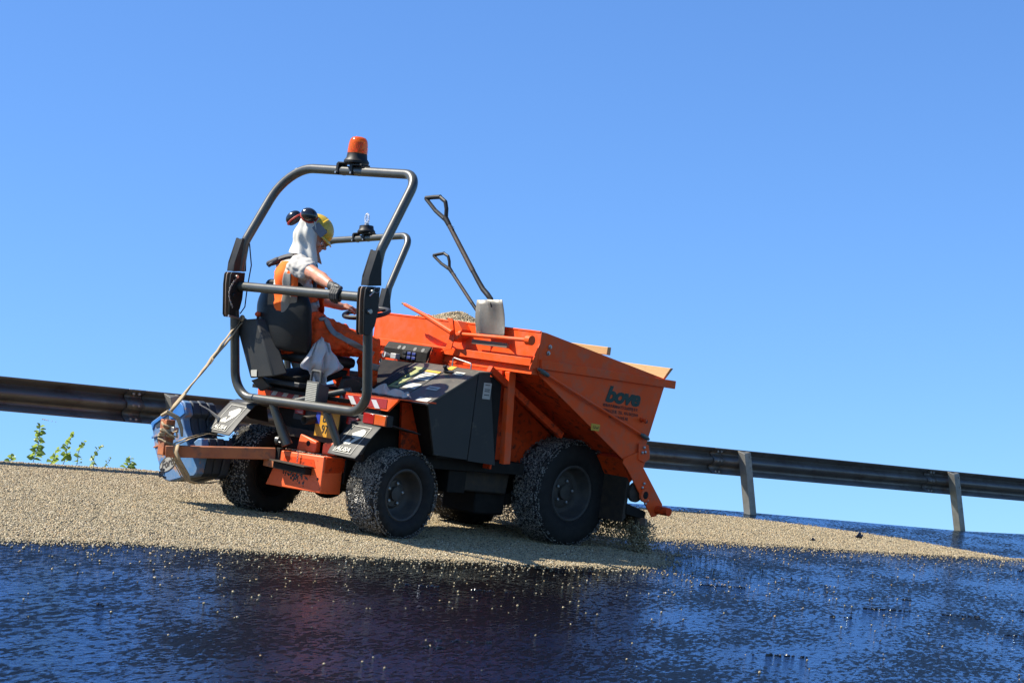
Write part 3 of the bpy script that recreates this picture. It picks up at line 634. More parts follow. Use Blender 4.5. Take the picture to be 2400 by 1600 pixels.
# ------------------------------------------------------------------ the gravel spreader
def flip(P): return [(x, -y, z) for x, y, z in P]
def build_machine():
    T = thing('gravel_spreader', 'orange gravel spreader with dark roll bar working on the road in front, driver aboard', 'gravel spreader', (0, 0, 0), group='gravel spreaders')
    # ---- wheels
    def wheel(cx, cy, r, wd, yaw, rimr, side, crust_n, lit, seed):
        c = V((cx, cy, r)); ax = V((math.sin(yaw), -math.cos(yaw), 0))      # axis pointing to the machine's right (-y)
        if side > 0: ax = -ax                                              # outward axis
        h = wd/2
        prof = [(-h*0.62, rimr), (-h*0.80, rimr+0.012), (-h*0.97, rimr+(r-rimr)*0.35), (-h, rimr+(r-rimr)*0.6), (-h*0.93, r*0.955), (-h*0.80, r*0.988), (-h*0.4, r), (0, r*1.003), (h*0.4, r), (h*0.80, r*0.988), (h*0.93, r*0.955), (h, rimr+(r-rimr)*0.6), (h*0.97, rimr+(r-rimr)*0.35), (h*0.80, rimr+0.012), (h*0.62, rimr)]
        m = MB().lathe(prof, c, ax, 72)
        off = V((seed*3.1, 0, 0))
        for i, p in enumerate(m.v):
            d = p-c; a = d.dot(ax); rad = (d-ax*a); rl_ = rad.length
            if rl_ > rimr+0.5*(r-rimr):
                k = noise.noise(p*22+off)*0.009+noise.noise(p*55+off)*0.006
                if abs(a) > 0.45*h:                    # shoulder lugs
                    th = math.atan2(rad.cross(ax).dot(V((0, 0, 1))), rad.z); k += 0.016*(1 if math.sin(th*22) > 0 else -0.6)
                m.v[i] = p+rad.normalized()*k
        W = part('wheel', m, 'rubber', T, ang=60)
        # rim: dished disc, deep on the outside
        rp = [(h*0.80, rimr+0.014), (h*0.84, rimr+0.004), (h*0.80, rimr-0.008), (h*0.66, rimr-0.016), (h*0.2, rimr-0.03), (h*0.05, rimr-0.05), (h*0.02, rimr*0.62), (h*0.14, rimr*0.52), (h*0.14, rimr*0.3), (h*0.30, rimr*0.27), (h*0.32, rimr*0.18), (h*0.32, 0)]
        part('rim', MB().lathe(rp, c, ax, 48), 'rim', W, ang=40)
        rp2 = [(-h*0.80, rimr+0.014), (-h*0.84, rimr+0.004), (-h*0.7, rimr-0.012), (-h*0.5, rimr-0.03), (-h*0.1, rimr-0.04), (-h*0.1, rimr*0.4), (-h*0.6, rimr*0.35), (-h*0.6, 0)]
        part('inner_rim', MB().lathe(rp2, c, ax, 40), 'matte_black', W, ang=40)
        u = ax.cross(V((0, 0, 1))).normalized(); vv = V((0, 0, 1))
        for k in range(5):
            a = 2*math.pi*k/5+0.5; q = c+ax*(h*0.13)+(u*math.cos(a)+vv*math.sin(a))*rimr*0.42
            part('wheel_bolt', MB().lathe([(0, 0.015), (0.018, 0.014), (0.022, 0.008), (0.022, 0)], q, ax, 6), 'steel', W)
        # chips stuck to the tread: joined, nobody could count them
        if crust_n:
            rr = random.Random(seed); vs = []; fs = []
            for k in range(crust_n):
                th = rr.uniform(0, 2*math.pi); a = rr.uniform(-1, 1)
                if abs(a) > 0.93: rad = r*rr.uniform(0.93, 0.975)
                else: rad = r*(1.0 if abs(a) < 0.8 else 0.985)+0.004
                if rr.random() < lit: a = math.copysign(0.97, a) if rr.random() < .3 else a
                p = c+ax*(a*h*1.0)+(u*math.cos(th)+vv*math.sin(th))*rad
                if p.z < 0.004: p.z = 0.004
                s = rr.uniform(0.0045, 0.0095); o = len(vs)
                t1 = (u*math.cos(th)+vv*math.sin(th)); t2 = V((rr.gauss(0, 1), rr.gauss(0, 1), rr.gauss(0, 1))).normalized(); t3 = t1.cross(t2).normalized(); t2 = t3.cross(t1)
                vs += [p+t1*s*0.9, p+t2*s*1.3, p+t3*s, p-t2*s*1.1, p-t3*s*1.1, p-t1*s*0.5]
                fs += [(o, o+1, o+2), (o, o+2, o+3), (o, o+3, o+4), (o, o+4, o+1), (o+5, o+2, o+1), (o+5, o+3, o+2), (o+5, o+4, o+3), (o+5, o+1, o+4)]
            mm = MB(); mm.v = vs; mm.f = fs
            part('stuck_chips', mm, 'crust_mesh', W, smooth=False, kind='stuff')
        return W
    wheel(1.88, -0.575, 0.445, 0.30, 0.0, 0.225, -1, 9000, .2, 1)
    wheel(1.88, 0.575, 0.445, 0.30, 0.0, 0.225, 1, 1500, .2, 2)
    wheel(-0.01, -0.56, 0.345, 0.32, math.radians(5), 0.195, -1, 11000, .2, 3)
    wheel(-0.27, 0.76, 0.345, 0.32, math.radians(5), 0.195, 1, 3500, .2, 4)
    # ---- chassis and drive line
    part('side_beam', MB().box((0.2, -0.62, 0.562), (1.35, 0.6, 0.66)), 'matte_black', T, bevel=0.006)
    part('step_box', MB().box((0.55, -0.58, 0.38), (0.748, -0.302, 0.56)), 'matte_black', T, bevel=0.006)
    m = MB().box((-0.30, -0.30, 0.36), (2.05, 0.30, 0.56))
    part('chassis', m, 'matte_black', T, bevel=0.01)
    part('front_axle', MB().lathe([(0, 0.06), (1.15, 0.06)], (1.88, -0.575, 0.445), (0, 1, 0), 16), 'matte_black', T)
    part('differential', MB().ell((1.88, 0.0, 0.44), 0.16, 0.16, 0.15), 'matte_black', T)
    part('gearbox', MB().box((1.0, -0.45, 0.20), (1.35, -0.05, 0.40)), 'matte_black', T, bevel=0.02)
    part('drag_link', MB().bar((1.35, -0.4, 0.33), (1.85, -0.3, 0.42), 0.07, 0.09), 'matte_black', T)
    m = MB().lathe([(0, 0.06), (1.35, 0.06)], (-0.01, -0.56, 0.345), (-0.19, 0.98, 0), 16)
    part('rear_axle', m, 'matte_black', T)
    part('differential', MB().ell((-0.12, 0.1, 0.345), 0.15, 0.15, 0.14), 'matte_black', T)
    m = MB().prism([(0.75, -0.50, 0.56), (1.32, -0.50, 0.60), (1.30, -0.50, 0.38), (0.80, -0.50, 0.39)], (0, 0.3, 0))
    part('fuel_tank', m, 'grime', T, bevel=0.015)
    # ---- engine cover at the machine's right
    sy = -0.75
    part('side_panel', MB().prism([(0.07, sy, 1.075), (0.566, sy, 1.362), (0.566, sy, 0.662), (0.204, sy, 0.681)], (0, 0.02, 0)), 'black_panel', T, bevel=0.003)
    part('side_panel', MB().prism([(0.572, sy-0.002, 1.364), (0.695, sy-0.002, 1.371), (0.882, sy-0.002, 0.637), (0.572, sy-0.002, 0.655)], (0, 0.022, 0)), 'black_panel', T, bevel=0.003)
    part('engine_housing', MB().prism([(0.08, sy+0.025, 1.05), (0.56, sy+0.025, 1.34), (0.86, sy+0.025, 1.34), (0.90, sy+0.025, 0.66), (0.26, sy+0.025, 0.66)], (0, 0.70, 0)), 'matte_black', T)
    hn = V((-0.288, 0, 0.498)).normalized()
    def hood(y0, y1, nm='hood'):
        a = V((0.045, 0, 1.068)); b = V((0.568, 0, 1.370)); c = V((0.70, 0, 1.380)); t = 0.014
        m = MB(); P = [a, b, c, c-V((0, 0, t)), b-hn*t, a-hn*t]
        m.prism([(p.x, y0, p.z) for p in P], (0, y1-y0, 0)); return part(nm, m, 'hood', T, bevel=0.003)
    H1 = hood(-0.762, -0.425); H2 = hood(-0.417, 0.02)
    hu = V((0.523, 0, 0.302)).normalized()
    def onhood(x, y, dz=0.002): z = 1.068+(x-0.045)*0.5774; return V((x, y, z))+hn*dz
    def sticker(x, y, lu, lv, mat, par, nm='sticker', dz=0.003):
        return part(nm, MB().obox(onhood(x, y, dz), hu, (0, 1, 0), hn, lu/2, lv/2, 0.0012), mat, par)
    sticker(0.40, -0.13, 0.26, 0.14, 'green_label', H2); sticker(0.24, -0.16, 0.10, 0.14, 'green_label', H2)
    for (x, y) in ((0.44, -0.10), (0.36, -0.15), (0.30, -0.10), (0.24, -0.17), (0.47, -0.17)):
        c = onhood(x, y, 0.005); part('pictogram', MB().prism([c+hu*0.02, c-hu*0.015+V((0, 0.02, 0)), c-hu*0.015-V((0, 0.02, 0))], hn*0.0015), 'print_black', H2)
    sticker(0.40, -0.32, 0.13, 0.17, 'white_label', H2); sticker(0.475, -0.32, 0.03, 0.17, 'yellow_label', H2, dz=0.0045)
    sticker(0.25, -0.34, 0.09, 0.15, 'white_label', H2); sticker(0.10, -0.22, 0.08, 0.14, 'white_label', H2)
    sticker(0.50, -0.60, 0.05, 0.11, 'white_label', H1); sticker(0.26, -0.58, 0.055, 0.13, 'white_label', H1); sticker(0.10, -0.66, 0.06, 0.14, 'white_label', H1)
    for (x, y, ly) in ((0.50, -0.60, 0.08), (0.26, -0.58, 0.10), (0.40, -0.32, 0.13), (0.43, -0.32, 0.13), (0.37, -0.32, 0.12)):
        sticker(x, y, 0.006, ly, 'print_black', H1 if y < -0.42 else H2, 'print_line', 0.0055)
    sticker(0.56, -0.44, 0.06, 0.07, 'yellow_label', H2)
    for k in range(5): part('vent_slat', MB().bar(onhood(0.12, 0.0-0.025*k, 0.008), onhood(0.48, 0.0-0.025*k, 0.008), 0.012, 0.012), 'black', H2)
    part('grab_handle', MB().tube(roundpath([(0.60, -0.40, 1.38), (0.60, -0.40, 1.455), (0.60, -0.62, 1.425), (0.60, -0.62, 1.38)], [0, .015, .015, 0]), 0.006, 8), 'steel', T)
    m = MB().lathe([(0, 0.020), (0.02, 0.022), (0.035, 0.012), (0.05, 0.02), (0.06, 0.014), (0.06, 0)], onhood(0.50, -0.45, 0.0), hn, 14)
    part('hood_latch', m, 'black', T)
    part('latch_arm', MB().obox(onhood(0.49, -0.50, 0.015), (0, 1, 0), hu, hn, 0.045, 0.010, 0.006), 'black', T)
    part('serial_label', MB().box((0.64, sy-0.0045, 1.16), (0.725, sy-0.0025, 1.29)), 'white_label', T)
    for z in (1.27, 1.235, 1.22, 1.19): part('label_print', MB().box((0.655, sy-0.006, z), (0.71, sy-0.0046, z+0.006)), 'print_black', T)
    # orange body side behind the fender
    m = MB().prism([(-0.02, -0.55, 1.06), (0.28, -0.55, 1.062), (0.39, -0.55, 0.67), (0.03, -0.55, 0.69)], (0, 0.03, 0))
    part('body_side', m, 'orange_dirty', T, bevel=0.004)
    # deck under the driver
    m = MB().box((-0.46, -0.30, 1.00), (0.85, 0.80, 1.03)); part('deck', m, 'matte_black', T)
    m = MB().box((-0.30, -0.50, 0.56), (0.20, 0.62, 1.00)); part('rear_body', m, 'matte_black', T, bevel=0.01)
    # ---- rear board with stripes, x about -0.33
    bx = -0.34
    poly = [(bx, 0.885, 1.045), (bx, -0.868, 1.086), (bx, -0.755, 0.985), (bx, -0.36, 0.99), (bx, -0.30, 0.94), (bx, 0.20, 0.93), (bx, 0.30, 0.88), (bx, 0.862, 0.866)]
    B = part('rear_board', MB().prism(poly, (0.02, 0, 0)), 'orange', T, bevel=0.003)
    part('board_flange', MB().prism([(bx, 0.885, 1.046), (bx, -0.868, 1.087), (0.05, -0.868, 1.085), (0.05, -0.45, 1.07), (0.0, 0.885, 1.046)], (0, 0, 0.010)), 'orange', T, bevel=0.002)
    def stripes(y0, y1, z0f, z1f, dirn, nst):
        wdt = (y0-y1)/nst
        bgm = MB().prism([(bx-0.002, y0, z0f), (bx-0.002, y1, z0f+0.012), (bx-0.002, y1, z1f+0.016), (bx-0.002, y0, z1f)], (-0.0015, 0, 0))
        part('red_band', bgm, 'red_stripe', B)
        hgt = z1f-z0f
        for k in range(nst):
            if k % 2: continue
            a = y0-k*wdt-0.01; sh = dirn*wdt*0.8
            p = [(bx-0.004, a, z0f+0.004), (bx-0.004, a-wdt*0.85, z0f+0.006), (bx-0.004, a-wdt*0.85+sh, z1f-0.003), (bx-0.004, a+sh, z1f-0.005)]
            p = [(x, min(max(y, y1), y0), z) for x, y, z in p]
            part('white_band', MB().prism(p, (-0.0015, 0, 0)), 'white_stripe', B)
    stripes(0.70, 0.14, 0.955, 1.035, -1, 8)
    stripes(-0.18, -0.74, 0.992, 1.062, 1, 8)
    # rear panel, lamps, plate
    part('rear_panel', MB().prism([(-0.31, 0.40, 0.90), (-0.31, -0.52, 0.93), (-0.31, -0.50, 0.78), (-0.31, 0.42, 0.76)], (0.02, 0, 0)), 'grey_plastic', T, bevel=0.003)
    part('rear_crossmember', MB().prism([(-0.36, 0.45, 0.735), (-0.36, -0.40, 0.735), (-0.36, -0.40, 0.66), (-0.36, 0.45, 0.66)], (0.1, 0, 0)), 'grime', T, bevel=0.004)
    part('recess_shade_sheet', MB().box((-0.32, -0.16, 0.735), (-0.313, 0.42, 0.80)), 'matte_black', T)  # flat black sheet before the panel, recess shade put into its colour
    part('rear_reflector', MB().box((-0.335, 0.26, 0.845), (-0.31, 0.37, 0.892)), 'red_lens', T, bevel=0.004)
    part('rear_reflector', MB().box((-0.335, -0.42, 0.835), (-0.31, -0.28, 0.895)), 'red_lens', T, bevel=0.004)
    P = part('licence_plate', MB().box((-0.385, -0.255, 0.705), (-0.381, 0.03, 0.905)), 'plate_yellow', T, bevel=0.001)
    part('plate_band', MB().box((-0.387, -0.022, 0.80), (-0.3855, 0.028, 0.90)), 'plate_blue', P)
    part('plate_backing', MB().box((-0.379, -0.262, 0.698), (-0.375, 0.037, 0.912)), 'grime', P)
    text_part('plate_lettering', P, '97', 0.095, (-0.3872, -0.055, 0.735), (0, -1, 0), (0, 0, 1), 'print_black', fat=0.004, width=0.85)
    text_part('plate_lettering', P, 'BB', 0.095, (-0.3872, -0.055, 0.822), (0, -1, 0), (0, 0, 1), 'print_black', fat=0.004, width=0.85)
    m = MB().tube([(-0.30, 0.10, 0.84), (-0.38, 0.05, 0.83), (-0.50, 0.035, 0.815)], 0.032, 16, caps=False); part('exhaust_pipe', m, 'grime', T, solid=0.004)
    m = MB().prism([(-0.30, -0.62, 0.98), (-0.30, -0.44, 0.98), (-0.33, -0.44, 0.62), (-0.33, -0.50, 0.62)], (0.02, 0, 0)); part('lamp_bracket', m, 'grey_plastic', T, bevel=0.002)
    LH = part('tail_light', MB().box((-0.345, -0.775, 0.865), (-0.285, -0.50, 0.955)), 'black', T, bevel=0.006)
    part('red_lens', MB().box((-0.362, -0.635, 0.870), (-0.345, -0.505, 0.950)), 'red_lens', LH, bevel=0.004)
    part('amber_lens', MB().box((-0.361, -0.770, 0.870), (-0.345, -0.637, 0.950)), 'amber_lens', LH, bevel=0.004)
    # ---- fenders with printed rubber flaps
    def fender(y0, y1, dx):
        pr = [(-0.36+dx, 0.86), (-0.28+dx, 0.885), (0.0+dx, 0.845), (0.06+dx, 0.83)]
        part('fender_top', MB().grid([[(x, y0, z) for x, z in pr], [(x, y1, z) for x, z in pr]]), 'black_panel', T, solid=0.006)
        m = MB().prism([(pr[0][0], y0, 0.86), (pr[1][0], y0, 0.885), (0.02+dx, y0, 0.84), (0.06+dx, y0, 0.72), (-0.14+dx, y0, 0.74)], (0, 0.012, 0))
        F_ = part('fender', m, 'black_panel', T, solid=0.006)
        a = V((-0.35+dx, 0, 0.862)); b = V((-0.575+dx, 0, 0.605)); rows = []
        for i in range(9):
            t = i/8; p = a.lerp(b, t); p.x -= 0.012*math.sin(math.pi*t); sh = -0.01*t; wv = 0.0
            inset = 0.03*max(0, (t-0.875)/0.125)
            rows.append([(p.x, y0+(y1-y0)*(inset+(1-2*inset)*j/6)+sh, p.z) for j in range(7)])
        FL = part('mud_flap', MB().grid(rows), 'flap', T, solid=0.009, bevel=0.002)
        du = V((0, -1, 0)); dv = (a-b).normalized(); nn = du.cross(dv)   # outward (rear-up)
        if nn.x > 0: nn = -nn
        mid = a.lerp(b, 0.5); mid.x -= 0.012; mid.y = (y0+y1)/2
        mid = mid+nn*0.0055
        W_ = abs(y1-y0); H_ = (a-b).length
        def pt(u_, v_): return mid+du*(u_*W_)+dv*(v_*H_)
        L = [(-0.30, -0.40), (0.30, -0.40), (0.30, 0.40), (-0.30, 0.40)]
        for i in range(4): part('flap_frame_line', MB().bar(pt(*L[i]), pt(*L[(i+1) % 4]), 0.004, 0.002, up=nn), 'print_white', FL)
        e1 = [(-0.06, 0.06), (-0.14, 0.17), (0.09, 0.33), (0.22, 0.30), (0.25, 0.20), (0.22, 0.08), (0.03, -0.16), (-0.02, -0.14), (0.06, 0.06)]
        e2 = [(-0.09, 0.00), (-0.16, -0.04), (-0.20, -0.12), (-0.12, -0.17), (0.0, -0.15), (0.04, -0.06), (-0.045, -0.07), (-0.06, 0.02)]
        for e in (e1, e2): part('flap_emblem', MB().prism([pt(*q) for q in e], nn*0.002), 'print_white', FL)
        text_part('flap_lettering', FL, 'AUSA', 0.056, pt(-0.27, -0.36), du, dv, 'print_white', shear=0.25, fat=0.028, width=1.18, depth=0.0012)
        return FL
    fender(-0.375, -0.725, 0.0)
    fender(0.95, 0.62, -0.19)
    # ---- ballast box at the rear
    x0, x1 = -0.505, -0.31
    yl_t, yr_t, yl_b, yr_b = 0.27, -0.27, 0.40, -0.28
    m = MB().add([(x0, 0.265, 0.548), (x0, -0.275, 0.568), (x0, -0.285, 0.280), (x0, 0.41, 0.258), (x1, 0.30, 0.548), (x1, -0.285, 0.568), (x1, -0.295, 0.280), (x1, 0.41, 0.258)],
                 [(0, 1, 2, 3), (7, 6, 5, 4), (0, 4, 5, 1), (1, 5, 6, 2), (2, 6, 7, 3), (3, 7, 4, 0)])
    BB = part('ballast_box', m, 'orange_faded', T, bevel=0.008)
    part('box_cheek', MB().prism([(x0+0.02, -0.288, 0.56), (x1+0.12, -0.288, 0.56), (x1+0.10, -0.288, 0.49), (x1, -0.288, 0.45), (x0+0.02, -0.288, 0.44)], (0, 0.006, 0)), 'orange_dirty', BB)
    part('hitch_lug', MB().prism([(x1-0.08, 0.22, 0.56), (x1-0.08, -0.02, 0.57), (x1-0.08, -0.02, 0.66), (x1-0.08, 0.19, 0.70)], (0.05, 0, 0)), 'orange_faded', T, bevel=0.01)
    part('hitch_lug', MB().prism([(x1-0.08, -0.10, 0.57), (x1-0.08, -0.25, 0.575), (x1-0.08, -0.25, 0.68), (x1-0.08, -0.10, 0.66)], (0.05, 0, 0)), 'orange_faded', T, bevel=0.01)
    part('lug_hole', MB().lathe([(0, 0.022), (0.004, 0.022), (0.004, 0)], (x1-0.081, 0.075, 0.635), (-1, 0, 0), 16), 'matte_black', T)
    # slot, tow bracket, pin and chain on its face
    part('box_slot', MB().prism([(x0-0.002, 0.20, 0.515), (x0-0.002, -0.16, 0.528), (x0-0.002, -0.19, 0.468), (x0-0.002, 0.22, 0.455)], (-0.001, 0, 0)), 'orange_dirty', BB)
    part('tow_plate', MB().box((x0-0.10, -0.17, 0.462), (x0+0.01, 0.27, 0.472)), 'grime', BB, bevel=0.002)
    part('tow_plate', MB().box((x0-0.07, -0.15, 0.405), (x0+0.01, 0.25, 0.455)), 'matte_black', BB, bevel=0.004)
    ch = MB()
    for k in range(6): ch.tube([V((x0-0.02, 0.02+0.006*math.cos(a)*(k % 2), 0.56-0.014*k+0.009*math.sin(a))) + V((0.006*math.cos(a)*((k+1) % 2), 0, 0)) for a in [i*math.pi/4 for i in range(8)]], 0.0022, 6, closed=True)
    part('pin_chain', ch, 'steel', BB, kind='stuff')
    rr = random.Random(5); sp = MB()
    for k in range(90):
        y = rr.gauss(0.02, 0.07); z = 0.38+rr.gauss(0, 0.035)+0.25*(0.02-y)*-0.5; s = rr.uniform(0.003, 0.014)
        if z > 0.45 or z < 0.30: continue
        sp.lathe([(0, s), (0.0015, s*0.8), (0.0015, 0)], (x0-0.0005, y, z), (-1, 0, 0), 7)
    part('tar_splashes', sp, 'tarlump', BB, kind='stuff')
    rr = random.Random(6); sp = MB()
    for k in range(150): sp.ell((rr.uniform(x0+0.02, x1-0.02), rr.uniform(-0.24, 0.25), 0.565), 0.006, 0.007, 0.005, seg=5, ring=4)
    part('chips_on_box', sp, 'gravel_grit', BB, kind='stuff', smooth=False)
    # ---- roll bar and its lower hoop
    tb = 0.0375; X = -0.62
    low = roundpath([(-0.715, 0.828, 1.60), (-0.60, 0.824, 0.915), (-0.60, -0.824, 0.960), (-0.715, -0.835, 1.62)], [0, 0.20, 0.20, 0], n=8)
    RB = part('roll_bar', MB().tube(low, tb, 20), 'tube', T, ang=60)
    upr = roundpath([(-0.715, 0.828, 1.92), (-0.70, 0.825, 2.20), (-0.40, 0.725, 2.815), (-0.40, -0.700, 2.806), (-0.68, -0.84, 2.22), (-0.715, -0.835, 1.93)], [0, 0.12, 0.20, 0.11, 0.13, 0], n=8)
    # left side leans in much more than the right
    upr = roundpath([(-0.715, 0.828, 1.92), (-0.705, 0.825, 2.16), (-0.40, 0.775, 2.817), (-0.40, -0.825, 2.802), (-0.68, -0.828, 2.19), (-0.715, -0.835, 1.93)], [0, 0.20, 0.34, 0.145, 0.20, 0], n=10)
    part('roll_bar_top', MB().tube(upr, tb, 20), 'tube', T, ang=60)
    part('guard_rail_bar', MB().tube([(-0.72, 0.80, 1.800), (-0.72, -0.81, 1.824)], tb, 20), 'tube', T, ang=60)
    part('bar_collar', MB().lathe([(0, 0.043), (0.02, 0.043)], (-0.72, 0.775, 1.800), (0, 1, 0), 20), 'dark_steel', T)
    for yy, sgn in ((-0.88, -1), (0.80, -1)):
        d = 0.0 if sgn else 0
        up_ = [(-0.752, 2.185), (-0.735, 2.185), (-0.70, 2.11), (-0.672, 1.925), (-0.800, 1.908), (-0.800, 1.98)]
        part('hinge_plate', MB().prism([(x, yy, z) for x, z in up_], (0, 0.012, 0)), 'dark_steel', T, bevel=0.002)
        part('hinge_plate', MB().prism([(x, yy+0.075, z) for x, z in up_], (0, 0.012, 0)), 'dark_steel', T, bevel=0.002)
        part('hinge_spine', MB().prism([(-0.752, yy+0.012, 2.18), (-0.801, yy+0.012, 1.96), (-0.801, yy+0.012, 1.91), (-0.791, yy+0.012, 1.91), (-0.791, yy+0.012, 1.96), (-0.742, yy+0.012, 2.18)], (0, 0.063, 0)), 'dark_steel', T)
        lo_ = [(-0.815, 1.900), (-0.684, 1.912), (-0.678, 1.70), (-0.69, 1.62), (-0.730, 1.545), (-0.772, 1.540), (-0.788, 1.56), (-0.822, 1.80), (-0.824, 1.88)]
        part('hinge_box', MB().prism([(x, yy-0.006, z) for x, z in lo_], (0, 0.014, 0)), 'dark_steel', T, bevel=0.003)
        part('hinge_box', MB().prism([(x, yy+0.045, z) for x, z in lo_], (0, 0.014, 0)), 'worn_edge', T, bevel=0.003)
        part('hinge_box', MB().prism([(x+0.004, yy+0.080, z) for x, z in lo_], (0, 0.014, 0)), 'dark_steel', T, bevel=0.003)
        part('hinge_pin', MB().lathe([(-0.01, 0.0), (-0.01, 0.017), (0.0, 0.019), (0.13, 0.019), (0.14, 0.012), (0.14, 0)], (-0.768, yy-0.02, 1.723), (0, 1, 0), 14), 'steel' if yy < 0 else 'black', T)
        part('locking_pin', MB().lathe([(0, 0), (0, 0.013), (0.15, 0.013), (0.15, 0)], (-0.775, yy-0.035, 1.872), (0, 1, 0), 12), 'steel', T)
    part('clip_ring', MB().tube([V((-0.735+0.028*math.cos(a), -0.905, 1.885+0.018*math.sin(a))) for a in [i*math.pi/6 for i in range(12)]], 0.0025, 6, closed=True), 'steel', T)
    part('clip_tail', MB().tube([(-0.76, -0.905, 1.875), (-0.80, -0.91, 1.835)], 0.006, 8), 'steel', T)
    part('strap_hook', MB().tube([(-0.79, 0.80, 1.552), (-0.62, 0.79, 1.533)], 0.010, 10), 'steel', T)
    ch = MB()
    for k in range(16):
        t = k/15; p = V((-0.775-0.06*math.sin(t*3), 0.775-0.004, 1.865-0.24*t))
        ch.tube([p+V((0.006*math.cos(a), 0.006*math.cos(a)*(k % 2), 0.010*math.sin(a))) for a in [i*math.pi/3 for i in range(6)]], 0.0022, 5, closed=True)
    part('safety_chain', ch, 'steel', T, kind='stuff')
    part('cable', MB().tube([(-0.69, 0.782, 2.15), (-0.645, 0.78, 1.98), (-0.66, 0.775, 1.80), (-0.655, 0.78, 1.64), (-0.69, 0.785, 1.58)], 0.005, 8), 'black', T)
    part('frame_strut', MB().tube([(-0.595, 0.335, 0.905), (-0.50, 0.20, 0.600)], [0.030, 0.046], 16), 'tube', T)
    part('frame_strut', MB().tube([(-0.595, -0.34, 0.925), (-0.50, -0.44, 0.655)], [0.030, 0.034], 16), 'tube', T)
    part('frame_strut', MB().tube([(-0.595, 0.10, 0.945), (-0.30, -0.25, 1.10)], 0.026, 14), 'tube', T)
    part('strut_eye', MB().lathe([(0, 0.018), (0, 0.034), (0.03, 0.034), (0.03, 0.018), (0, 0.018)], (-0.56, 0.265, 0.625), (0.3, -1, 0), 18), 'tube', T)
    # lashing eyes
    def eye(c, u_, v_, s=1.0):
        c = V(c); u_ = V(u_); v_ = V(v_); P = [c, c+u_*0.055*s+v_*0.03*s, c+u_*0.07*s-v_*0.0, c+u_*0.02*s-v_*0.07*s]
        part('lashing_eye', MB().tube(roundpath(P, [0.004, .012, .012, 0.008], closed=True, n=3), 0.006, 6, closed=True), 'steel_white', T)
    eye((-0.41, -0.735, 2.775), (0, -1, 0), (0, 0, 1)); eye((-0.44, 0.60, 2.79), (0, 1, 0), (0, 0, 1), 0.6)
    # work lamp
    WL = part('work_lamp', MB().add([(-0.60, -0.06, 0.955), (-0.60, -0.215, 0.955), (-0.60, -0.215, 1.135), (-0.60, -0.06, 1.135), (-0.47, -0.085, 0.98), (-0.47, -0.19, 0.98), (-0.47, -0.19, 1.10), (-0.47, -0.085, 1.10)],
        [(0, 1, 2, 3), (7, 6, 5, 4), (0, 4, 5, 1), (1, 5, 6, 2), (2, 6, 7, 3), (3, 7, 4, 0)]), 'grey_plastic', T, bevel=0.008)
    for k in range(11): part('lamp_slat', MB().box((-0.606, -0.200, 0.973+0.0138*k), (-0.601, -0.075, 0.981+0.0138*k)), 'white_label', WL)
    part('lamp_handle', MB().tube(roundpath([(-0.57, -0.075, 1.13), (-0.57, -0.078, 1.215), (-0.57, -0.19, 1.215), (-0.57, -0.195, 1.13)], [0, .02, .02, 0]), 0.011, 8), 'grey_plastic', WL)
    # ---- seat
    st = MB()
    rows = []
    for i in range(11):
        z = 1.33+0.52*i/10; t = i/10; row = []
        hw = 0.335*(1-0.30*max(0, t-0.72)/0.28)*(1-0.12*max(0, 0.3-t)/0.3)
        for j in range(13):
            a = (j-6)/6; wing = 0.12*abs(a)**2.6*(1-0.5*t); row.append((-0.535+wing-0.03*t-0.02*math.sin(t*3.1), 0.455+a*hw, z))
        rows.append(row)
    part('seat_back', st.grid(rows), 'seat', T, solid=0.075, bevel=0.02, subsurf=1)
    part('seat_head_roll', MB().tube(roundpath([(-0.49, 0.24, 1.79), (-0.555, 0.27, 1.865), (-0.565, 0.62, 1.858), (-0.50, 0.68, 1.78)], [0, 0.05, 0.05, 0]), 0.032, 12), 'seat', T)
    part('seat_rear_panel', MB().prism([(-0.545, 0.55, 1.72), (-0.545, 0.42, 1.71), (-0.53, 0.32, 1.68), (-0.53, 0.26, 1.66), (-0.53, 0.26, 1.49), (-0.55, 0.5, 1.50)], (-0.03, 0, 0)), 'seat', T, bevel=0.01)
    part('seat_rear_panel', MB().box((-0.572, 0.245, 1.52), (-0.552, 0.345, 1.655)), 'seat', T, bevel=0.012)
    part('seat_cushion', MB().box((-0.46, 0.17, 1.255), (0.08, 0.72, 1.345)), 'seat', T, bevel=0.035, ang=80)
    part('seat_suspension', MB().prism([(-0.50, 0.20, 1.14), (0.02, 0.20, 1.24), (0.02, 0.20, 1.20), (-0.42, 0.20, 1.03)], (0, 0.45, 0)), 'matte_black', T, bevel=0.01)
    part('seat_base', MB().box((-0.50, 0.15, 1.055), (0.05, 0.70, 1.10)), 'black', T, bevel=0.01)
    BX = part('seat_box', MB().add([(-0.66, 0.885, 1.525), (-0.66, 0.605, 1.56), (-0.625, 0.33, 1.120), (-0.625, 0.625, 1.075), (-0.56, 0.85, 1.53), (-0.56, 0.55, 1.565), (-0.54, 0.26, 1.16), (-0.54, 0.55, 1.12)],
        [(0, 1, 2, 3), (7, 6, 5, 4), (0, 4, 5, 1), (1, 5, 6, 2), (2, 6, 7, 3), (3, 7, 4, 0)]), 'black_panel', T, bevel=0.012)
    part('box_sticker', MB().prism([(-0.634, 0.615, 1.145), (-0.634, 0.54, 1.155), (-0.631, 0.535, 1.10), (-0.631, 0.61, 1.095)], (-0.003, 0, 0)), 'white_label', BX)
    kn = MB().ell((-0.60, 0.665, 1.595), 0.028, 0.028, 0.022, seg=8, ring=6); part('knob_stem', MB().tube([(-0.60, 0.665, 1.55), (-0.60, 0.665, 1.59)], 0.010, 8), 'black', T); part('adjuster_knob', kn, 'orange', T, ang=20)
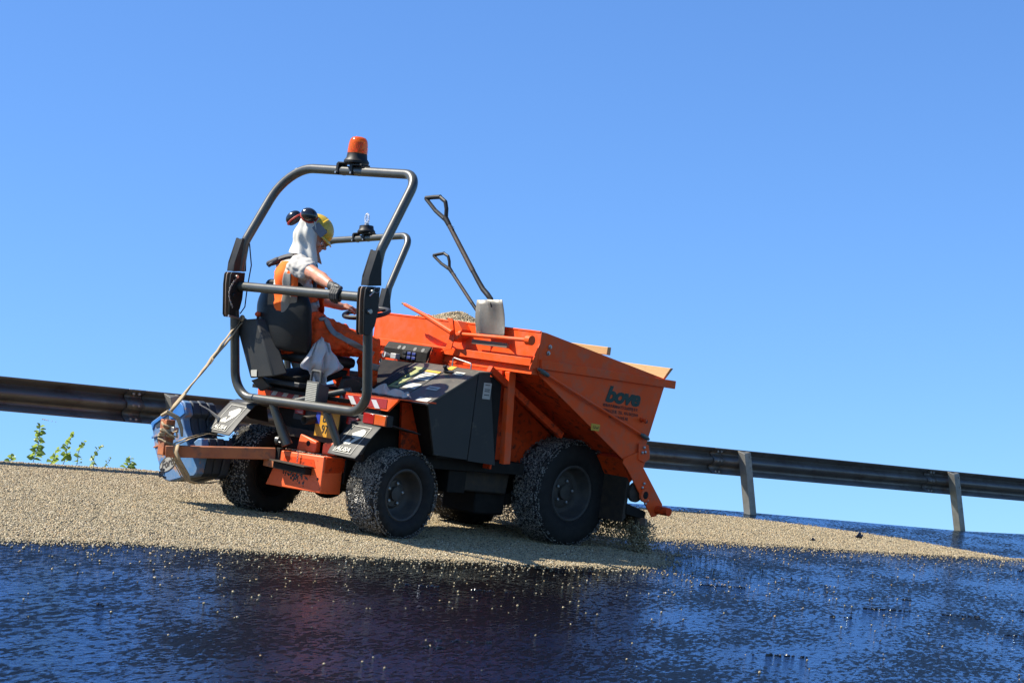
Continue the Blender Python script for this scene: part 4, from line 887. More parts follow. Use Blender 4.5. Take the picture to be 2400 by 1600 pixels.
    part('cast_bracket', MB().prism([(-0.56, 0.66, 1.06), (-0.56, 0.54, 1.10), (-0.50, 0.48, 1.03), (-0.50, 0.60, 0.985)], (-0.03, 0, 0)), 'grey_plastic', T, bevel=0.004)
    # ---- steering column, levers, pedals, control box
    c = V((0.22, 0.30, 1.72)); nrm = V((-0.30, 0, 1)).normalized(); u = V((0, 1, 0)); v_ = nrm.cross(u)
    SW = part('steering_wheel', MB().tube([c+(u*math.cos(a)+v_*math.sin(a))*0.185 for a in [i*2*math.pi/28 for i in range(28)]], 0.019, 12, closed=True), 'black', T, ang=80)
    for a in (0.3, 2.4, 4.5): part('spoke', MB().bar(c, c+(u*math.cos(a)+v_*math.sin(a))*0.18, 0.03, 0.014, up=nrm), 'black', SW)
    part('wheel_hub', MB().lathe([(-0.03, 0.05), (0.02, 0.045), (0.02, 0)], c, nrm, 16), 'black', SW)
    kn2 = c+(u*-0.95+v_*0.3)*0.185; part('steering_knob', MB().ell(kn2+V((0, 0, 0.055)), 0.024, 0.024, 0.035), 'black', SW)
    part('steering_column', MB().tube([c-nrm*0.02, (0.40, 0.30, 1.10)], 0.035, 12), 'black', T)
    part('console', MB().prism([(0.22, 0.03, 1.03), (0.86, 0.03, 1.03), (0.86, 0.03, 1.36), (0.62, 0.03, 1.36), (0.22, 0.03, 1.12)], (0, 0.44, 0)), 'matte_black', T, bevel=0.01)
    CB = part('control_box', MB().prism([(0.72, 0.60, 1.375), (0.72, 0.60, 1.46), (0.76, 0.60, 1.515), (0.90, 0.60, 1.515), (0.90, 0.60, 1.375)], (0, -0.55, 0)), 'matte_black', T, bevel=0.006)
    part('control_box_side', MB().prism([(0.72, 0.045, 1.38), (0.76, 0.045, 1.51), (0.89, 0.045, 1.51), (0.89, 0.045, 1.38)], (0, -0.01, 0)), 'orange_dirty', T)
    for k, (yy, zz) in enumerate(((0.33, 1.435), (0.27, 1.435), (0.21, 1.435), (0.33, 1.40), (0.27, 1.40), (0.21, 1.40))):
        part('rocker_switch', MB().box((0.712, yy-0.022, zz-0.010), (0.722, yy+0.022, zz+0.014)), 'switch_blue' if yy < 0.3 else 'black', CB, bevel=0.003)
    for yy in (0.42, 0.36, 0.22, 0.12): part('gauge', MB().lathe([(0, 0.019), (0.006, 0.019), (0.006, 0)], (0.735, yy, 1.475), (-1, 0, 0.6), 14), 'grey_plastic', CB)
    part('horn', MB().lathe([(0, 0.012), (0.03, 0.016), (0.06, 0.022), (0.062, 0.0)], (0.70, 0.47, 1.395), (-0.8, 0.4, 0.1), 14), 'steel_white', T)
    part('key_ring', MB().tube([V((0.66, 0.52+0.022*math.cos(a), 1.40+0.022*math.sin(a))) for a in [i*math.pi/6 for i in range(12)]], 0.004, 6, closed=True), 'steel', T)
    part('relay_block', MB().box((0.66, 0.37, 1.375), (0.71, 0.44, 1.42)), 'steel_white', T, bevel=0.004)
    part('lever_box', MB().box((-0.12, -0.02, 1.03), (0.04, 0.10, 1.20)), 'grime', T, bevel=0.01)
    part('pedal_guard', MB().prism([(-0.25, -0.06, 1.03), (-0.22, -0.06, 1.17), (-0.12, -0.06, 1.19), (-0.02, -0.06, 1.15), (0.0, -0.06, 1.03)], (0, 0.05, 0)), 'grime', T, bevel=0.006)
    # ---- hopper
    hy = 1.02
    sideP = [(0.944, 1.752), (1.0, 1.748), (2.50, 1.502), (2.50, 1.425), (2.364, 0.911), (2.330, 0.82), (2.12, 0.78), (2.03, 0.829), (0.985, 1.400), (0.944, 1.46)]
    HP = part('hopper', MB().prism([(x, -hy, z) for x, z in sideP], (0, 0.008, 0)), 'orange', T, bevel=0.002)
    part('hopper_side', MB().prism([(x, hy-0.008, z) for x, z in sideP], (0, 0.008, 0)), 'orange', HP, bevel=0.002)
    part('hopper_rear_wall', MB().box((0.944, -hy+0.009, 1.44), (0.952, hy-0.009, 1.748)), 'orange', HP)
    part('hopper_floor', MB().prism([(0.985, -hy+0.009, 1.405), (2.03, -hy+0.009, 0.833), (2.03, -hy+0.009, 0.841), (0.985, -hy+0.009, 1.413)], (0, 2*hy-0.018, 0)), 'orange_dirty', HP)
    part('hopper_front_wall', MB().prism([(2.495, -hy+0.009, 1.50), (2.495, -hy+0.009, 1.425), (2.36, -hy+0.009, 0.911), (2.352, -hy+0.009, 0.911), (2.487, -hy+0.009, 1.425), (2.487, -hy+0.009, 1.50)], (0, 2*hy-0.018, 0)), 'orange', HP)
    # pressed bands
    for s in (-1, 1):
        y = s*hy; m = MB().prism([(0.965, y, 1.532), (2.622, y, 1.497), (2.622, y, 1.428), (0.975, y, 1.456)], (0, s*0.022, 0))
        part('side_flange', m, 'orange', HP, bevel=0.004)
    part('front_flange', MB().prism([(2.50, -hy+0.003, 1.500), (2.622, -hy+0.003, 1.495), (2.622, -hy+0.003, 1.43), (2.50, -hy+0.003, 1.43)], (0, 2*hy-0.006, 0)), 'orange', HP, bevel=0.004)
    part('rear_ledge', MB().box((0.875, -hy+0.012, 1.468), (0.943, hy-0.012, 1.530)), 'orange', HP, bevel=0.003)
    part('rear_lip', MB().prism([(0.915, -hy+0.012, 1.466), (0.935, -hy+0.012, 1.466), (0.985, -hy+0.012, 1.403), (0.90, -hy+0.012, 1.403), (0.90, -hy+0.012, 1.412)], (0, 2*hy-0.024, 0)), 'orange', HP, bevel=0.002)
    part('corner_gusset', MB().prism([(0.943, -hy+0.002, 1.655), (0.943, -hy+0.002, 1.462), (0.868, -hy+0.002, 1.437), (0.868, -hy+0.002, 1.462)], (0, 0.010, 0)), 'orange', HP, bevel=0.002)
    part('rim_tube', MB().box((0.940, -hy+0.010, 1.742), (0.958, hy-0.010, 1.757)), 'orange', HP, bevel=0.003)
    for x, z in ((1.055, 1.640), (1.045, 1.588)): part('hopper_bolt', MB().lathe([(0, 0.018), (0.008, 0.018), (0.010, 0.011), (0.020, 0.010), (0.020, 0)], (x, -hy, z), (0, -1, 0), 12), 'steel', HP)
    # diagonal gas strut along the side
    part('side_rod', MB().tube([(0.955, -hy-0.030, 1.442), (2.30, -hy-0.030, 1.000)], 0.011, 10), 'orange', HP)
    for a, b in (((0.93, -hy-0.03, 1.455), (1.06, -hy-0.03, 1.408)), ((2.24, -hy-0.03, 1.020), (2.36, -hy-0.03, 0.978))):
        part('rod_end', MB().tube([a, V(a).lerp(V(b), 0.25), V(a).lerp(V(b), 0.3), V(a).lerp(V(b), 0.8), b], [0.012, 0.014, 0.019, 0.019, 0.010], 12), 'rod_grey', HP)
    # lettering
    vup = (0.02, 0, 1); uu = (1, 0, -0.035)
    text_part('maker_lettering', HP, 'bove', 0.180, (1.785, -hy-0.003, 1.262), uu, vup, 'print_green', shear=0.22, fat=0.045, width=1.25, space=0.93)
    for k, (s_, x_, sz) in enumerate((('VERHUURMAATSCHAPPIJ B.V.', 1.985, 0.034), ('ETTEN-LEUR  TEL. 076-5022300', 1.985, 0.034), ('WWW.BOVE.NL', 1.975, 0.034))):
        text_part('small_lettering', HP, s_, sz*1.08, (x_, -hy-0.003, 1.208-0.044*k), uu, vup, 'print_brown', fat=0.006, align='CENTER', width=0.92, res=1)
    part('load_label', MB().prism([(1.655, -hy-0.001, 1.065), (1.765, -hy-0.001, 1.060), (1.760, -hy-0.001, 1.005), (1.662, -hy-0.001, 1.008)], (0, -0.002, 0)), 'yellow_label', HP)
    text_part('label_print', HP, '1,2 m³', 0.030, (1.675, -hy-0.0042, 1.025), uu, vup, 'print_black', fat=0.004)
    part('side_hook', MB().lathe([(0, 0.020), (0.012, 0.022), (0.016, 0.013), (0.045, 0.013), (0.05, 0.018), (0.06, 0)], (2.262, -hy, 1.135), (0, -1, 0), 12), 'orange_dirty', HP)
    part('side_bolt', MB().lathe([(0, 0.016), (0.012, 0.014), (0.012, 0)], (2.325, -hy, 1.125), (0, -1, 0), 10), 'print_brown', HP)
    # spreader arms and roller
    for s in (-1, 1):
        y = s*(hy+0.004)
        arm = [(2.10, 0.80), (2.26, 0.86), (2.372, 0.80), (2.355, 0.735), (2.657, 0.437), (2.665, 0.405), (2.600, 0.330), (2.545, 0.318), (2.165, 0.700), (2.09, 0.76)]
        part('spreader_arm', MB().prism([(x, y, z) for x, z in arm], (0, s*0.012, 0)), 'orange', T, bevel=0.003)
        brk = [(2.25, 0.94), (2.372, 0.930), (2.398, 0.87), (2.408, 0.815), (2.345, 0.776), (2.265, 0.80)]
        part('arm_bracket', MB().prism([(x, y+s*0.012, z) for x, z in brk], (0, s*0.010, 0)), 'orange', T, bevel=0.003)
        if s < 0:
            for x, z in ((2.315, 0.905), (2.335, 0.868), (2.300, 0.862), (2.385, 0.60), (2.37, 0.565), (2.455, 0.46), (2.435, 0.43)):
                part('arm_bolt', MB().lathe([(0, 0.014), (0.009, 0.013), (0.012, 0.008), (0.012, 0)], (x, y+s*0.012 if z < .7 else y+s*0.022, z), (0, s, 0), 8), 'steel', T)
        part('bearing_ring', MB().lathe([(0, 0.060), (0.022, 0.058), (0.022, 0.034), (0.010, 0.032), (0.010, 0)], (2.405, y+s*0.012, 0.505), (0, s, 0), 24), 'orange', T)
        part('bearing_cap', MB().lathe([(0, 0.031), (0.012, 0.030), (0.014, 0)], (2.405, y+s*0.0225, 0.505), (0, s, 0), 20), 'matte_black', T)
        part('bumper_stub', MB().tube([(2.60, s*0.98, 0.385), (2.60, s*1.17, 0.385)], 0.036, 16), 'orange_dirty', T)
    part('spreader_roller', MB().lathe([(0, 0), (0, 0.085), (0.03, 0.085), (0.03, 0.050), (2.0, 0.050), (2.0, 0.085), (2.03, 0.085), (2.03, 0)], (2.33, -1.015, 0.52), (0, 1, 0), 20), 'grime', T)
    part('outlet_housing', MB().prism([(2.10, -1.0, 0.79), (2.35, -1.0, 0.88), (2.36, -1.0, 0.70), (2.25, -1.0, 0.60)], (0, 2.0, 0)), 'orange_dirty', T)
    part('spreader_beam', MB().prism([(2.25, -1.0, 0.42), (2.50, -1.0, 0.36), (2.50, -1.0, 0.29), (2.25, -1.0, 0.33)], (0, 2.0, 0)), 'matte_black', T, bevel=0.005)
    part('dark_gap_plate', MB().prism([(2.16, -0.99, 0.80), (2.26, -0.99, 0.66), (2.26, -0.99, 0.30), (2.22, -0.99, 0.26), (2.22, -0.99, 0.64), (2.13, -0.99, 0.78)], (0, 1.98, 0)), 'grime', T)  # added dark plate; closes the gap against sky and sunlight
    part('scraper_board', MB().box((2.44, -1.06, 0.245), (2.47, -0.72, 0.305)), 'worn_edge', T, bevel=0.004)
    for k in range(17): part('spreader_tine', MB().tube([(2.40, -0.97+0.12*k, 0.33), (2.44, -0.96+0.12*k, 0.24), (2.40, -0.95+0.12*k, 0.185)], [0.012, 0.010, 0.006], 6), 'grime', T)
    # under-hopper frame
    part('frame_post', MB().bar((0.93, -0.74, 1.40), (1.00, -0.74, 0.655), 0.055, 0.075, up=(1, 0, 0)), 'orange', T, bevel=0.004)
    part('frame_brace', MB().bar((0.70, -0.73, 1.405), (1.62, -0.73, 0.925), 0.05, 0.055), 'orange_dirty', T, bevel=0.004)
    part('frame_post', MB().bar((0.93, 0.74, 1.40), (1.00, 0.74, 0.655), 0.055, 0.075, up=(1, 0, 0)), 'orange', T, bevel=0.004)
    part('inner_frame', MB().prism([(0.90, -0.42, 1.38), (0.90, -0.42, 0.60), (2.0, -0.42, 0.60), (2.0, -0.42, 0.80), (0.98, -0.42, 1.38)], (0, 0.02, 0)), 'orange_dirty', T)
    part('inner_frame', MB().prism([(0.90, 0.42, 1.38), (0.90, 0.42, 0.60), (2.0, 0.42, 0.60), (2.0, 0.42, 0.80), (0.98, 0.42, 1.38)], (0, -0.02, 0)), 'orange_dirty', T)
    part('bulkhead', MB().box((0.875, -0.70, 0.60), (0.895, 0.70, 1.40)), 'orange_dirty', T)
    # control lever, toothed quadrant and cross shaft on the rear wall
    part('control_lever', MB().tube([(0.80, 0.505, 1.842), (0.80, 0.49, 1.838), (0.80, 0.20, 1.762), (0.80, 0.195, 1.760), (0.80, -0.13, 1.655)], [0.012, 0.014, 0.017, 0.024, 0.024], 12), 'orange', T)
    part('lever_tip', MB().tube([(0.80, 0.535, 1.850), (0.80, 0.50, 1.841)], 0.010, 8), 'worn_edge', T)
    q = [(0.0, 1.775), (-0.045, 1.78), (-0.06, 1.745)]
    Q = []; cq = V((0.83, -0.03, 1.66))
    for k in range(26):
        a = math.radians(75+k*8.0); r_ = 0.115+(0.007 if k % 2 else 0) if k < 12 else 0.115
        Q.append(cq+V((0, 0.62*math.cos(a)*r_*1.0, 0))+V((0, 0, math.sin(a)*r_)))
    Q = [V((0.83, 0.03+math.cos(math.radians(a))*0.10, 1.635+math.sin(math.radians(a))*(0.145+(0.006 if i % 2 else -0.002)))) for i, a in enumerate(range(110, 262, 6))]+[V((0.83, -0.11, 1.52)), V((0.83, -0.13, 1.62)), V((0.83, -0.08, 1.77))]
    part('toothed_quadrant', MB().prism(Q, (0.010, 0, 0)), 'orange', T, bevel=0.001)
    part('quadrant_bracket', MB().prism([(0.84, -0.06, 1.76), (0.84, -0.13, 1.755), (0.84, -0.20, 1.69), (0.84, -0.20, 1.63), (0.84, -0.10, 1.58)], (0.10, 0, 0)), 'orange', T, bevel=0.004)
    part('cross_shaft', MB().tube([(0.855, -0.13, 1.650), (0.855, -0.985, 1.672)], 0.0165, 14), 'orange', T)
    part('shaft_collar', MB().lathe([(0, 0.032), (0.025, 0.032), (0.03, 0.022)], (0.855, -0.17, 1.651), (0, -1, 0.02), 16), 'orange', T)
    part('shaft_collar', MB().lathe([(-0.03, 0), (-0.03, 0.040), (0.02, 0.040), (0.022, 0)], (0.855, -0.99, 1.672), (0, -1, 0), 18), 'orange', T)
    part('shovel_rest', MB().box((0.872, -0.72, 1.585), (0.900, -0.30, 1.625)), 'worn_edge', T, bevel=0.003)
    # ---- rotating beacon on the roll bar
    bc = V((-0.40, -0.07, 2.875))
    part('beacon_clamp', MB().prism([(-0.445, 0.12, 2.775), (-0.445, 0.12, 2.86), (-0.445, 0.10, 2.875), (-0.445, -0.06, 2.872), (-0.445, -0.06, 2.862), (-0.445, 0.09, 2.862), (-0.445, 0.095, 2.775)], (0.09, 0, 0)), 'black', T, bevel=0.002)
    part('beacon_clamp', MB().prism([(-0.445, -0.06, 2.775), (-0.445, -0.04, 2.862), (-0.445, -0.19, 2.862), (-0.445, -0.19, 2.85), (-0.445, -0.08, 2.85), (-0.445, -0.085, 2.775)], (0.09, 0, 0)), 'black', T, bevel=0.002)
    for y in (0.11, -0.075): part('clamp_bolt', MB().lathe([(0, 0.009), (0.01, 0.009), (0.01, 0)], (-0.445, y, 2.79), (-1, 0, 0), 8), 'steel', T)
    part('beacon_base', MB().lathe([(-0.005, 0), (-0.005, 0.100), (0.012, 0.100), (0.035, 0.083), (0.072, 0.078), (0.076, 0)], bc, (0, 0.03, 1), 28), 'black', T)
    return T
M['crust_mesh'] = surf('tarred_chip_crust', (0.10, 0.095, 0.085), (0.80, 0.74, 0.62), 1.0, 55, 0.28, 0.5, bump=0.0, dirt=(0.008, 0.008, 0.008), dirt_scale=70, dirt_lo=0.48, dirt_hi=0.52)
M['gravel_grit'] = surf('grit', (0.40, 0.34, 0.25), (0.15, 0.13, 0.10), 1.0, 60, 0.7, bump=0)
M['switch_blue'] = surf('blue_switch', (0.03, 0.05, 0.25), None, 0.2, 20, 0.4, bump=0)
M['rod_grey'] = surf('grey_green_fitting', (0.10, 0.12, 0.10), None, 0.4, 20, 0.4, bump=0.1)
T1 = build_machine()

def copy_tree(o, parent=None):
    c = o.copy(); COL.objects.link(c); BASE[c] = BASE.get(o, V((0, 0, 0)))
    if parent is not None: c.parent = parent
    for ch in list(o.children): copy_tree(ch, c)
    return c
T2 = copy_tree(T1)
for ch in list(T2.children):
    if ch.name.startswith(('guard_rail_bar', 'bar_collar', 'cable', 'safety_chain', 'strap_hook')): bpy.data.objects.remove(ch)
T2['label'] = 'second gravel spreader beyond the crest, only its smaller dark roll bar with broken beacon visible'
tilt = math.radians(6.0); rollM = Matrix.Rotation(tilt, 4, 'X')
rollM = Matrix.Rotation(-tilt, 4, 'X')           # its left side stands lower
corner = V((-1.325, 22.378, 2.663)); loc_c = V((-0.40, -0.70, 2.806))
R1 = M1.to_3x3().to_4x4(); R2 = R1 @ rollM
T2.matrix_world = Matrix.Translation(corner-(R2 @ loc_c)) @ R2
M2 = T2.matrix_world.copy()
bc = V((-0.40, -0.07, 2.875))
m = MB().lathe([(0.072, 0.079), (0.10, 0.079), (0.15, 0.075), (0.18, 0.068), (0.197, 0.055), (0.205, 0.033), (0.207, 0)], bc, (0, 0.03, 1), 28)
BD = part('beacon_dome', m, 'amber_dome', T1, ang=60)
part('beacon_motor', MB().box((-0.43, -0.10, 2.955), (-0.37, -0.04, 2.985)), 'amber_lens', T1)
part('beacon_reflector', MB().lathe([(0, 0.02), (0.05, 0.03), (0.055, 0)], (-0.40, -0.07, 2.985), (0, 0, 1), 16), 'amber_lens', T1)
# broken beacon of the second machine: base with a bare bulb holder
m = MB().lathe([(0.078, 0.03), (0.10, 0.026), (0.10, 0)], bc, (0, 0.03, 1), 16); part('bulb_socket', m, 'steel', T2)
m = MB().tube([bc+V((0, -0.028*math.cos(a), 0.155+0.052*math.sin(a))) for a in [math.pi*(-0.35+1.7*i/14) for i in range(15)]], 0.012, 8); part('bare_reflector', m, 'clear', T2)

# ------------------------------------------------------------------ load and planks
HX0, HX1 = 0.965, 2.47
def heap_z(x, y):
    t = (x-HX0)/(HX1-HX0); base = 1.735-0.255*t
    z = base-0.01+0.09*math.exp(-(((x-1.35)/0.36)**2+((y-0.40)/0.42)**2))+0.085*math.exp(-(((x-1.42)/0.20)**2+((y-0.48)/0.22)**2))
    z += 0.055*math.exp(-((y+0.15)/0.6)**2)*math.sin(math.pi*min(1, max(0, t)))
    z += 0.012*noise.noise(V((x*9, y*9, 0)))
    edge_ = min((y+1.01), (1.01-y)); z -= 0.05*max(0, 1-edge_/0.15)
    return z
m = MB(); m.grid([[(HX0+(HX1-HX0)*i/50, -1.005+2.01*j/70, heap_z(HX0+(HX1-HX0)*i/50, -1.005+2.01*j/70)) for j in range(71)] for i in range(51)])
# close it down to the hopper floor so it is a real load
single('gravel_load', m, 'gravel_bed', 'heap of tan stone chippings rising above the hopper rim', 'gravel heap', kind='stuff')
n = 26000; xs = RNG.uniform(HX0, HX1, n); ys = RNG.uniform(-1.0, 1.0, n)
pts = []
for x, y in zip(xs, ys):
    p = M1 @ V((x, y, heap_z(x, y)+random.uniform(0, 0.006))); pts.append((p.x, p.y, p.z))
gn_stones('load_chips', pts, rnd_scl(n, 0.8, 1.5), rnd_rot(n), 'stone', 'loose chippings on top of the load in the orange hopper')
P1 = MB().obox((1.80, -0.52, 1.672), (0.03, 1, 0.0), (0, 0, 1), (1, 0, 0), 0.475, 0.033, 0.022)
single('plank', P1, 'plank', 'narrow pale plank lying across the hopper load, nearer the driver', 'plank', base=(1.80, -0.52, 1.64), bevel=0.004, group='planks on the hopper')
P2 = MB().add([(2.515, -1.055, 1.600), (2.50, -1.00, 1.500), (2.50, 0.2, 1.500), (2.515, 0.2, 1.600), (2.545, -1.06, 1.600), (2.528, -1.00, 1.500), (2.528, 0.2, 1.500), (2.545, 0.2, 1.600)],
              [(0, 1, 2, 3), (7, 6, 5, 4), (0, 4, 5, 1), (1, 5, 6, 2), (2, 6, 7, 3), (3, 7, 4, 0)])
single('plank', P2, 'plank', 'wide pale plank standing on edge at the front rim of the hopper', 'plank', base=(2.52, -0.4, 1.5), bevel=0.004, group='planks on the hopper')

# ------------------------------------------------------------------ curtain of falling chips
pts = []
for _ in range(8500):
    y = random.uniform(-1.06, 1.0); fall = random.random()**0.8; h = 0.27*fall
    x = 2.46+random.gauss(0, 0.045)+0.10*random.random()
    if random.random() < 0.25: y = random.gauss(-0.98, 0.06)
    p = V((x, y, 0.005))+GL*h*1.02; q = M1 @ p; pts.append((q.x, q.y, max(q.z, 0.004)))
for _ in range(2600):
    y = random.uniform(-1.06, 1.0); p = V((2.46+random.gauss(0, 0.03), y, 0.005))+GL*random.uniform(0.17, 0.30); q = M1 @ p; pts.append((q.x, q.y, q.z))
n = len(pts); gn_stones('falling_chips', pts, rnd_scl(n, 0.6, 1.3), rnd_rot(n), 'stone', 'curtain of chippings falling from the spreader onto the tar')
# a few chips flicked up behind the near rear wheel
pts = []
for _ in range(90):
    t = random.random(); q = M1 @ V((-0.36-0.35*random.random()*t, -0.65+0.2*random.random(), 0.02+0.16*t*random.random())); pts.append(tuple(q))
gn_stones('flicked_chips', pts, rnd_scl(len(pts), 0.5, 1.0), rnd_rot(len(pts)), 'tarlump', 'tarry grit flung off behind the near rear tyre')

# ------------------------------------------------------------------ shovels
def build_shovel():
    t = thing('shovel', 'near shovel with scratched square blade standing behind the orange cross shaft', 'shovel', (0.89, -0.48, 1.62), group='shovels')
    rows = []
    for i in range(9):
        s = i/8; z = 1.655+0.305*s; c = -0.516+0.069*s; hw = 0.158-0.012*s
        row = []
        for j in range(9):
            a = (j-4)/4; dish = 0.050*(a*a-0.5)*(0.5+0.5*(1-s))+0.045*s**1.5*math.exp(-(a*3.2)**2)+0.02*math.sin(s*3.1)*a; row.append((0.898-dish-0.004-0.01*s, c+a*hw, z-0.012*(a)))
        rows.append(row)
    # cutting edge sits in the rest
    part('blade', MB().grid(rows), 'shovel_steel', t, solid=0.003, ang=60)
    sh = [(0.885, -0.475, 1.90), (0.878, -0.455, 1.965), (0.88, -0.403, 2.003), (0.88, -0.345, 2.040), (0.88, -0.285, 2.095), (0.88, -0.19, 2.188)]
    part('socket', MB().tube(sh, [0.013, 0.022, 0.023, 0.022, 0.021, 0.020], 12), 'black', t)
    part('handle', MB().tube([(0.88, -0.20, 2.178), (0.88, 0.185, 2.565), (0.88, 0.21, 2.590)], [0.0215, 0.020, 0.020], 12), 'wood_handle', t)
    part('socket', MB().tube([(0.88, 0.165, 2.545), (0.88, 0.225, 2.605)], [0.022, 0.025], 12), 'black', t)
    a = V((0.88, 0.225, 2.60)); g0 = V((0.88, 0.495, 2.762)); g1 = V((0.88, 0.325, 2.778))
    part('grip', MB().tube([g0+(g0-g1)*0.03, g0.lerp(g1, 0.5)+V((0, 0, 0.002)), g1-(g0-g1)*0.03], 0.019, 12), 'black', t)
    part('grip_arm', MB().tube(roundpath([a+V((0, -.005, -.01)), V((0.88, 0.36, 2.66)), g0+V((0, 0.004, -0.004))], [0, 0.03, 0]), [0.020]+[0.0175]*8, 10), 'black', t)
    part('grip_arm', MB().tube(roundpath([a+V((0, -.01, -.01)), V((0.88, 0.225, 2.68)), V((0.88, 0.25, 2.74)), g1+V((0, -0.006, -0.004))], [0, 0.03, 0.02, 0]), 0.0175, 10), 'black', t)
    rr = random.Random(3); tuft = MB()
    for k in range(26):
        s = rr.random(); p = V((0.88, 0.235, 2.60)).lerp(V((0.88, 0.10, 2.495)), s); d = V((rr.gauss(0, 1), rr.gauss(0, 1), rr.gauss(0, 1))).normalized(); tuft.tube([p+d*0.014, p+d*rr.uniform(0.022, 0.03)], [0.004, 0.001], 4)
    part('tar_tufts', tuft, 'black', t, kind='stuff')
    return t
SH1 = build_shovel()
SH2 = copy_tree(SH1); SH2['label'] = 'far shovel with only its grip and thin handle showing behind the gravel heap'
SH2.matrix_world = M2 @ Matrix.Translation(V((0, -0.30, 0.03))) @ (M1.inverted() @ SH1.matrix_world)

# ------------------------------------------------------------------ counterweights on the swing-out beam
plate = [(1.194, .615), (1.177, .631), (.821, .84), (.781, .825), (.733, .741), (.773, .698), (.739, .621), (.632, .506), (.541, .569), (.496, .575), (.470, .50), (.500, .30), (.533, .270), (.656, .246), (.845, .187), (.939, .198), (1.098, .418), (1.134, .501)]
plate = [(0.84+(y-0.84)*1.02+0.23, 0.52+(z-0.52)*1.02-0.012) for y, z in plate]
wl_ = ['rearmost worn blue iron weight with the oval lettered badge, strapped to the beam', 'second blue iron weight in the strapped stack, just ahead of the badged one', 'third blue iron weight of the strapped stack, much darker', 'front blue-black iron weight of the stack, next to the far rear tyre']
for k in range(4):
    x0 = -0.96+0.080*k; sh = 0.004*((k*7) % 3-1)
    t = thing('suitcase_weight', wl_[k], 'iron weight', (x0, 0.84, 0.20), group='iron weights strapped to the beam')
    P = [(x0, y+sh, z+sh) for y, z in plate]
    # handle slot: flat dark patch, the shade of a recess put into colour
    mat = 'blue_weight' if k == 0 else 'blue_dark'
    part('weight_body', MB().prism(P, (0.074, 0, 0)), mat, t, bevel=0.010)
    if k == 0:
        part('handle_rim', MB().prism([(x0-0.010, 1.185+0.23, .612-0.012), (x0-0.010, 1.170+0.23, .622-0.012), (x0-0.010, .825+0.23, .828-0.012), (x0-0.010, .775+0.23, .80-0.012), (x0-0.010, .738+0.23, .742-0.012), (x0-0.010, .80+0.23, .70-0.012), (x0-0.010, .925+0.23, .675-0.012), (x0-0.010, .96+0.23, .71-0.012), (x0-0.010, 1.135+0.23, .605-0.012), (x0-0.010, 1.15+0.23, .555-0.012)], (0.012, 0, 0)), 'blue_clean', t, bevel=0.004)
        part('handle_slot', MB().prism([(x0-0.0035, 1.125+0.23, .605-0.012), (x0-0.0035, .965+0.23, .695-0.012), (x0-0.0035, .945+0.23, .66-0.012), (x0-0.0035, 1.03+0.23, .605-0.012), (x0-0.0035, 1.11+0.23, .580-0.012)], (0.003, 0, 0)), 'blue_dark', t)
        part('casting_rib', MB().prism([(x0-0.012, 1.150+0.23, .505-0.012), (x0-0.012, .925+0.23, .583-0.012), (x0-0.012, .925+0.23, .565-0.012), (x0-0.012, 1.145+0.23, .488-0.012)], (0.013, 0, 0)), 'blue_weight', t, bevel=0.003)
        part('casting_rib', MB().prism([(x0-0.008, 1.110+0.23, .428-0.012), (x0-0.008, .915+0.23, .495-0.012), (x0-0.008, .915+0.23, .480-0.012), (x0-0.008, 1.108+0.23, .414-0.012)], (0.009, 0, 0)), 'rust_beam', t, bevel=0.003)
        for y, z in ((1.055, .484), (.997, .506), (.941, .527)): part('weight_hole', MB().lathe([(0, 0.018), (0.003, 0.018), (0.003, 0)], (x0-0.0005, y+0.23, z-0.012), (-1, 0, 0), 16), 'matte_black', t)
        c = V((x0-0.001, 0.885+0.23, 0.318-0.012)); u = V((0, -0.91, 0.41)); v_ = V((0, 0.15, 0.98))
        part('badge_plate', MB().prism([c+u*math.cos(a)*0.116+v_*math.sin(a)*0.058 for a in [i*2*math.pi/28 for i in range(28)]], (-0.0015, 0, 0)), 'badge_pale', t)
        part('badge_ring', MB().tube([c+u*math.cos(a)*0.118+v_*math.sin(a)*0.060 for a in [i*2*math.pi/32 for i in range(32)]], 0.004, 6, closed=True), 'print_steel', t)
        text_part('badge_lettering', t, 'Ford', 0.092, c-u*0.085-v_*0.026+V((-0.003, 0, 0)), u, v_, 'print_steel', shear=0.35, fat=0.012, width=0.95, depth=0.002)
        rr = random.Random(9); sp = MB()
        for q in range(40): sp.ell((x0-0.002, 1.215-0.09*rr.random(), 0.185+0.07*rr.random()), 0.005, 0.009, 0.007, seg=6, ring=5)
        part('tar_splashes', sp, 'tarlump', t, kind='stuff')
bmr = thing('swing_beam', 'rusty orange square steel beam with upturned end carrying the blue weights', 'steel beam', (-0.5, 0.30, 0.5))
part('beam', MB().bar((-0.50, 0.335, 0.512), (-1.205, 0.83, 0.428), 0.085, 0.092), 'rust_beam', bmr, bevel=0.006)
part('end_post', MB().bar((-1.185, 0.865, 0.392), (-1.185, 0.875, 0.675), 0.085, 0.085, up=(1, 0, 0)), 'rust_beam', bmr, bevel=0.006)
part('hinge_plate', MB().box((-0.56, 0.27, 0.405), (-0.47, 0.40, 0.465)), 'rust_beam', bmr, bevel=0.004)
part('hinge_sleeve', MB().box((-0.515, 0.265, 0.455), (-0.47, 0.31, 0.565)), 'matte_black', bmr, bevel=0.004)
def ribbon(path, wdv, th=0.004):
    """flat webbing: path points with a width vector each"""
    m = MB(); n_ = len(path)
    m.grid([[p-V(wv)*0.5 for p, wv in path], [p+V(wv)*0.5 for p, wv in path]]); return m
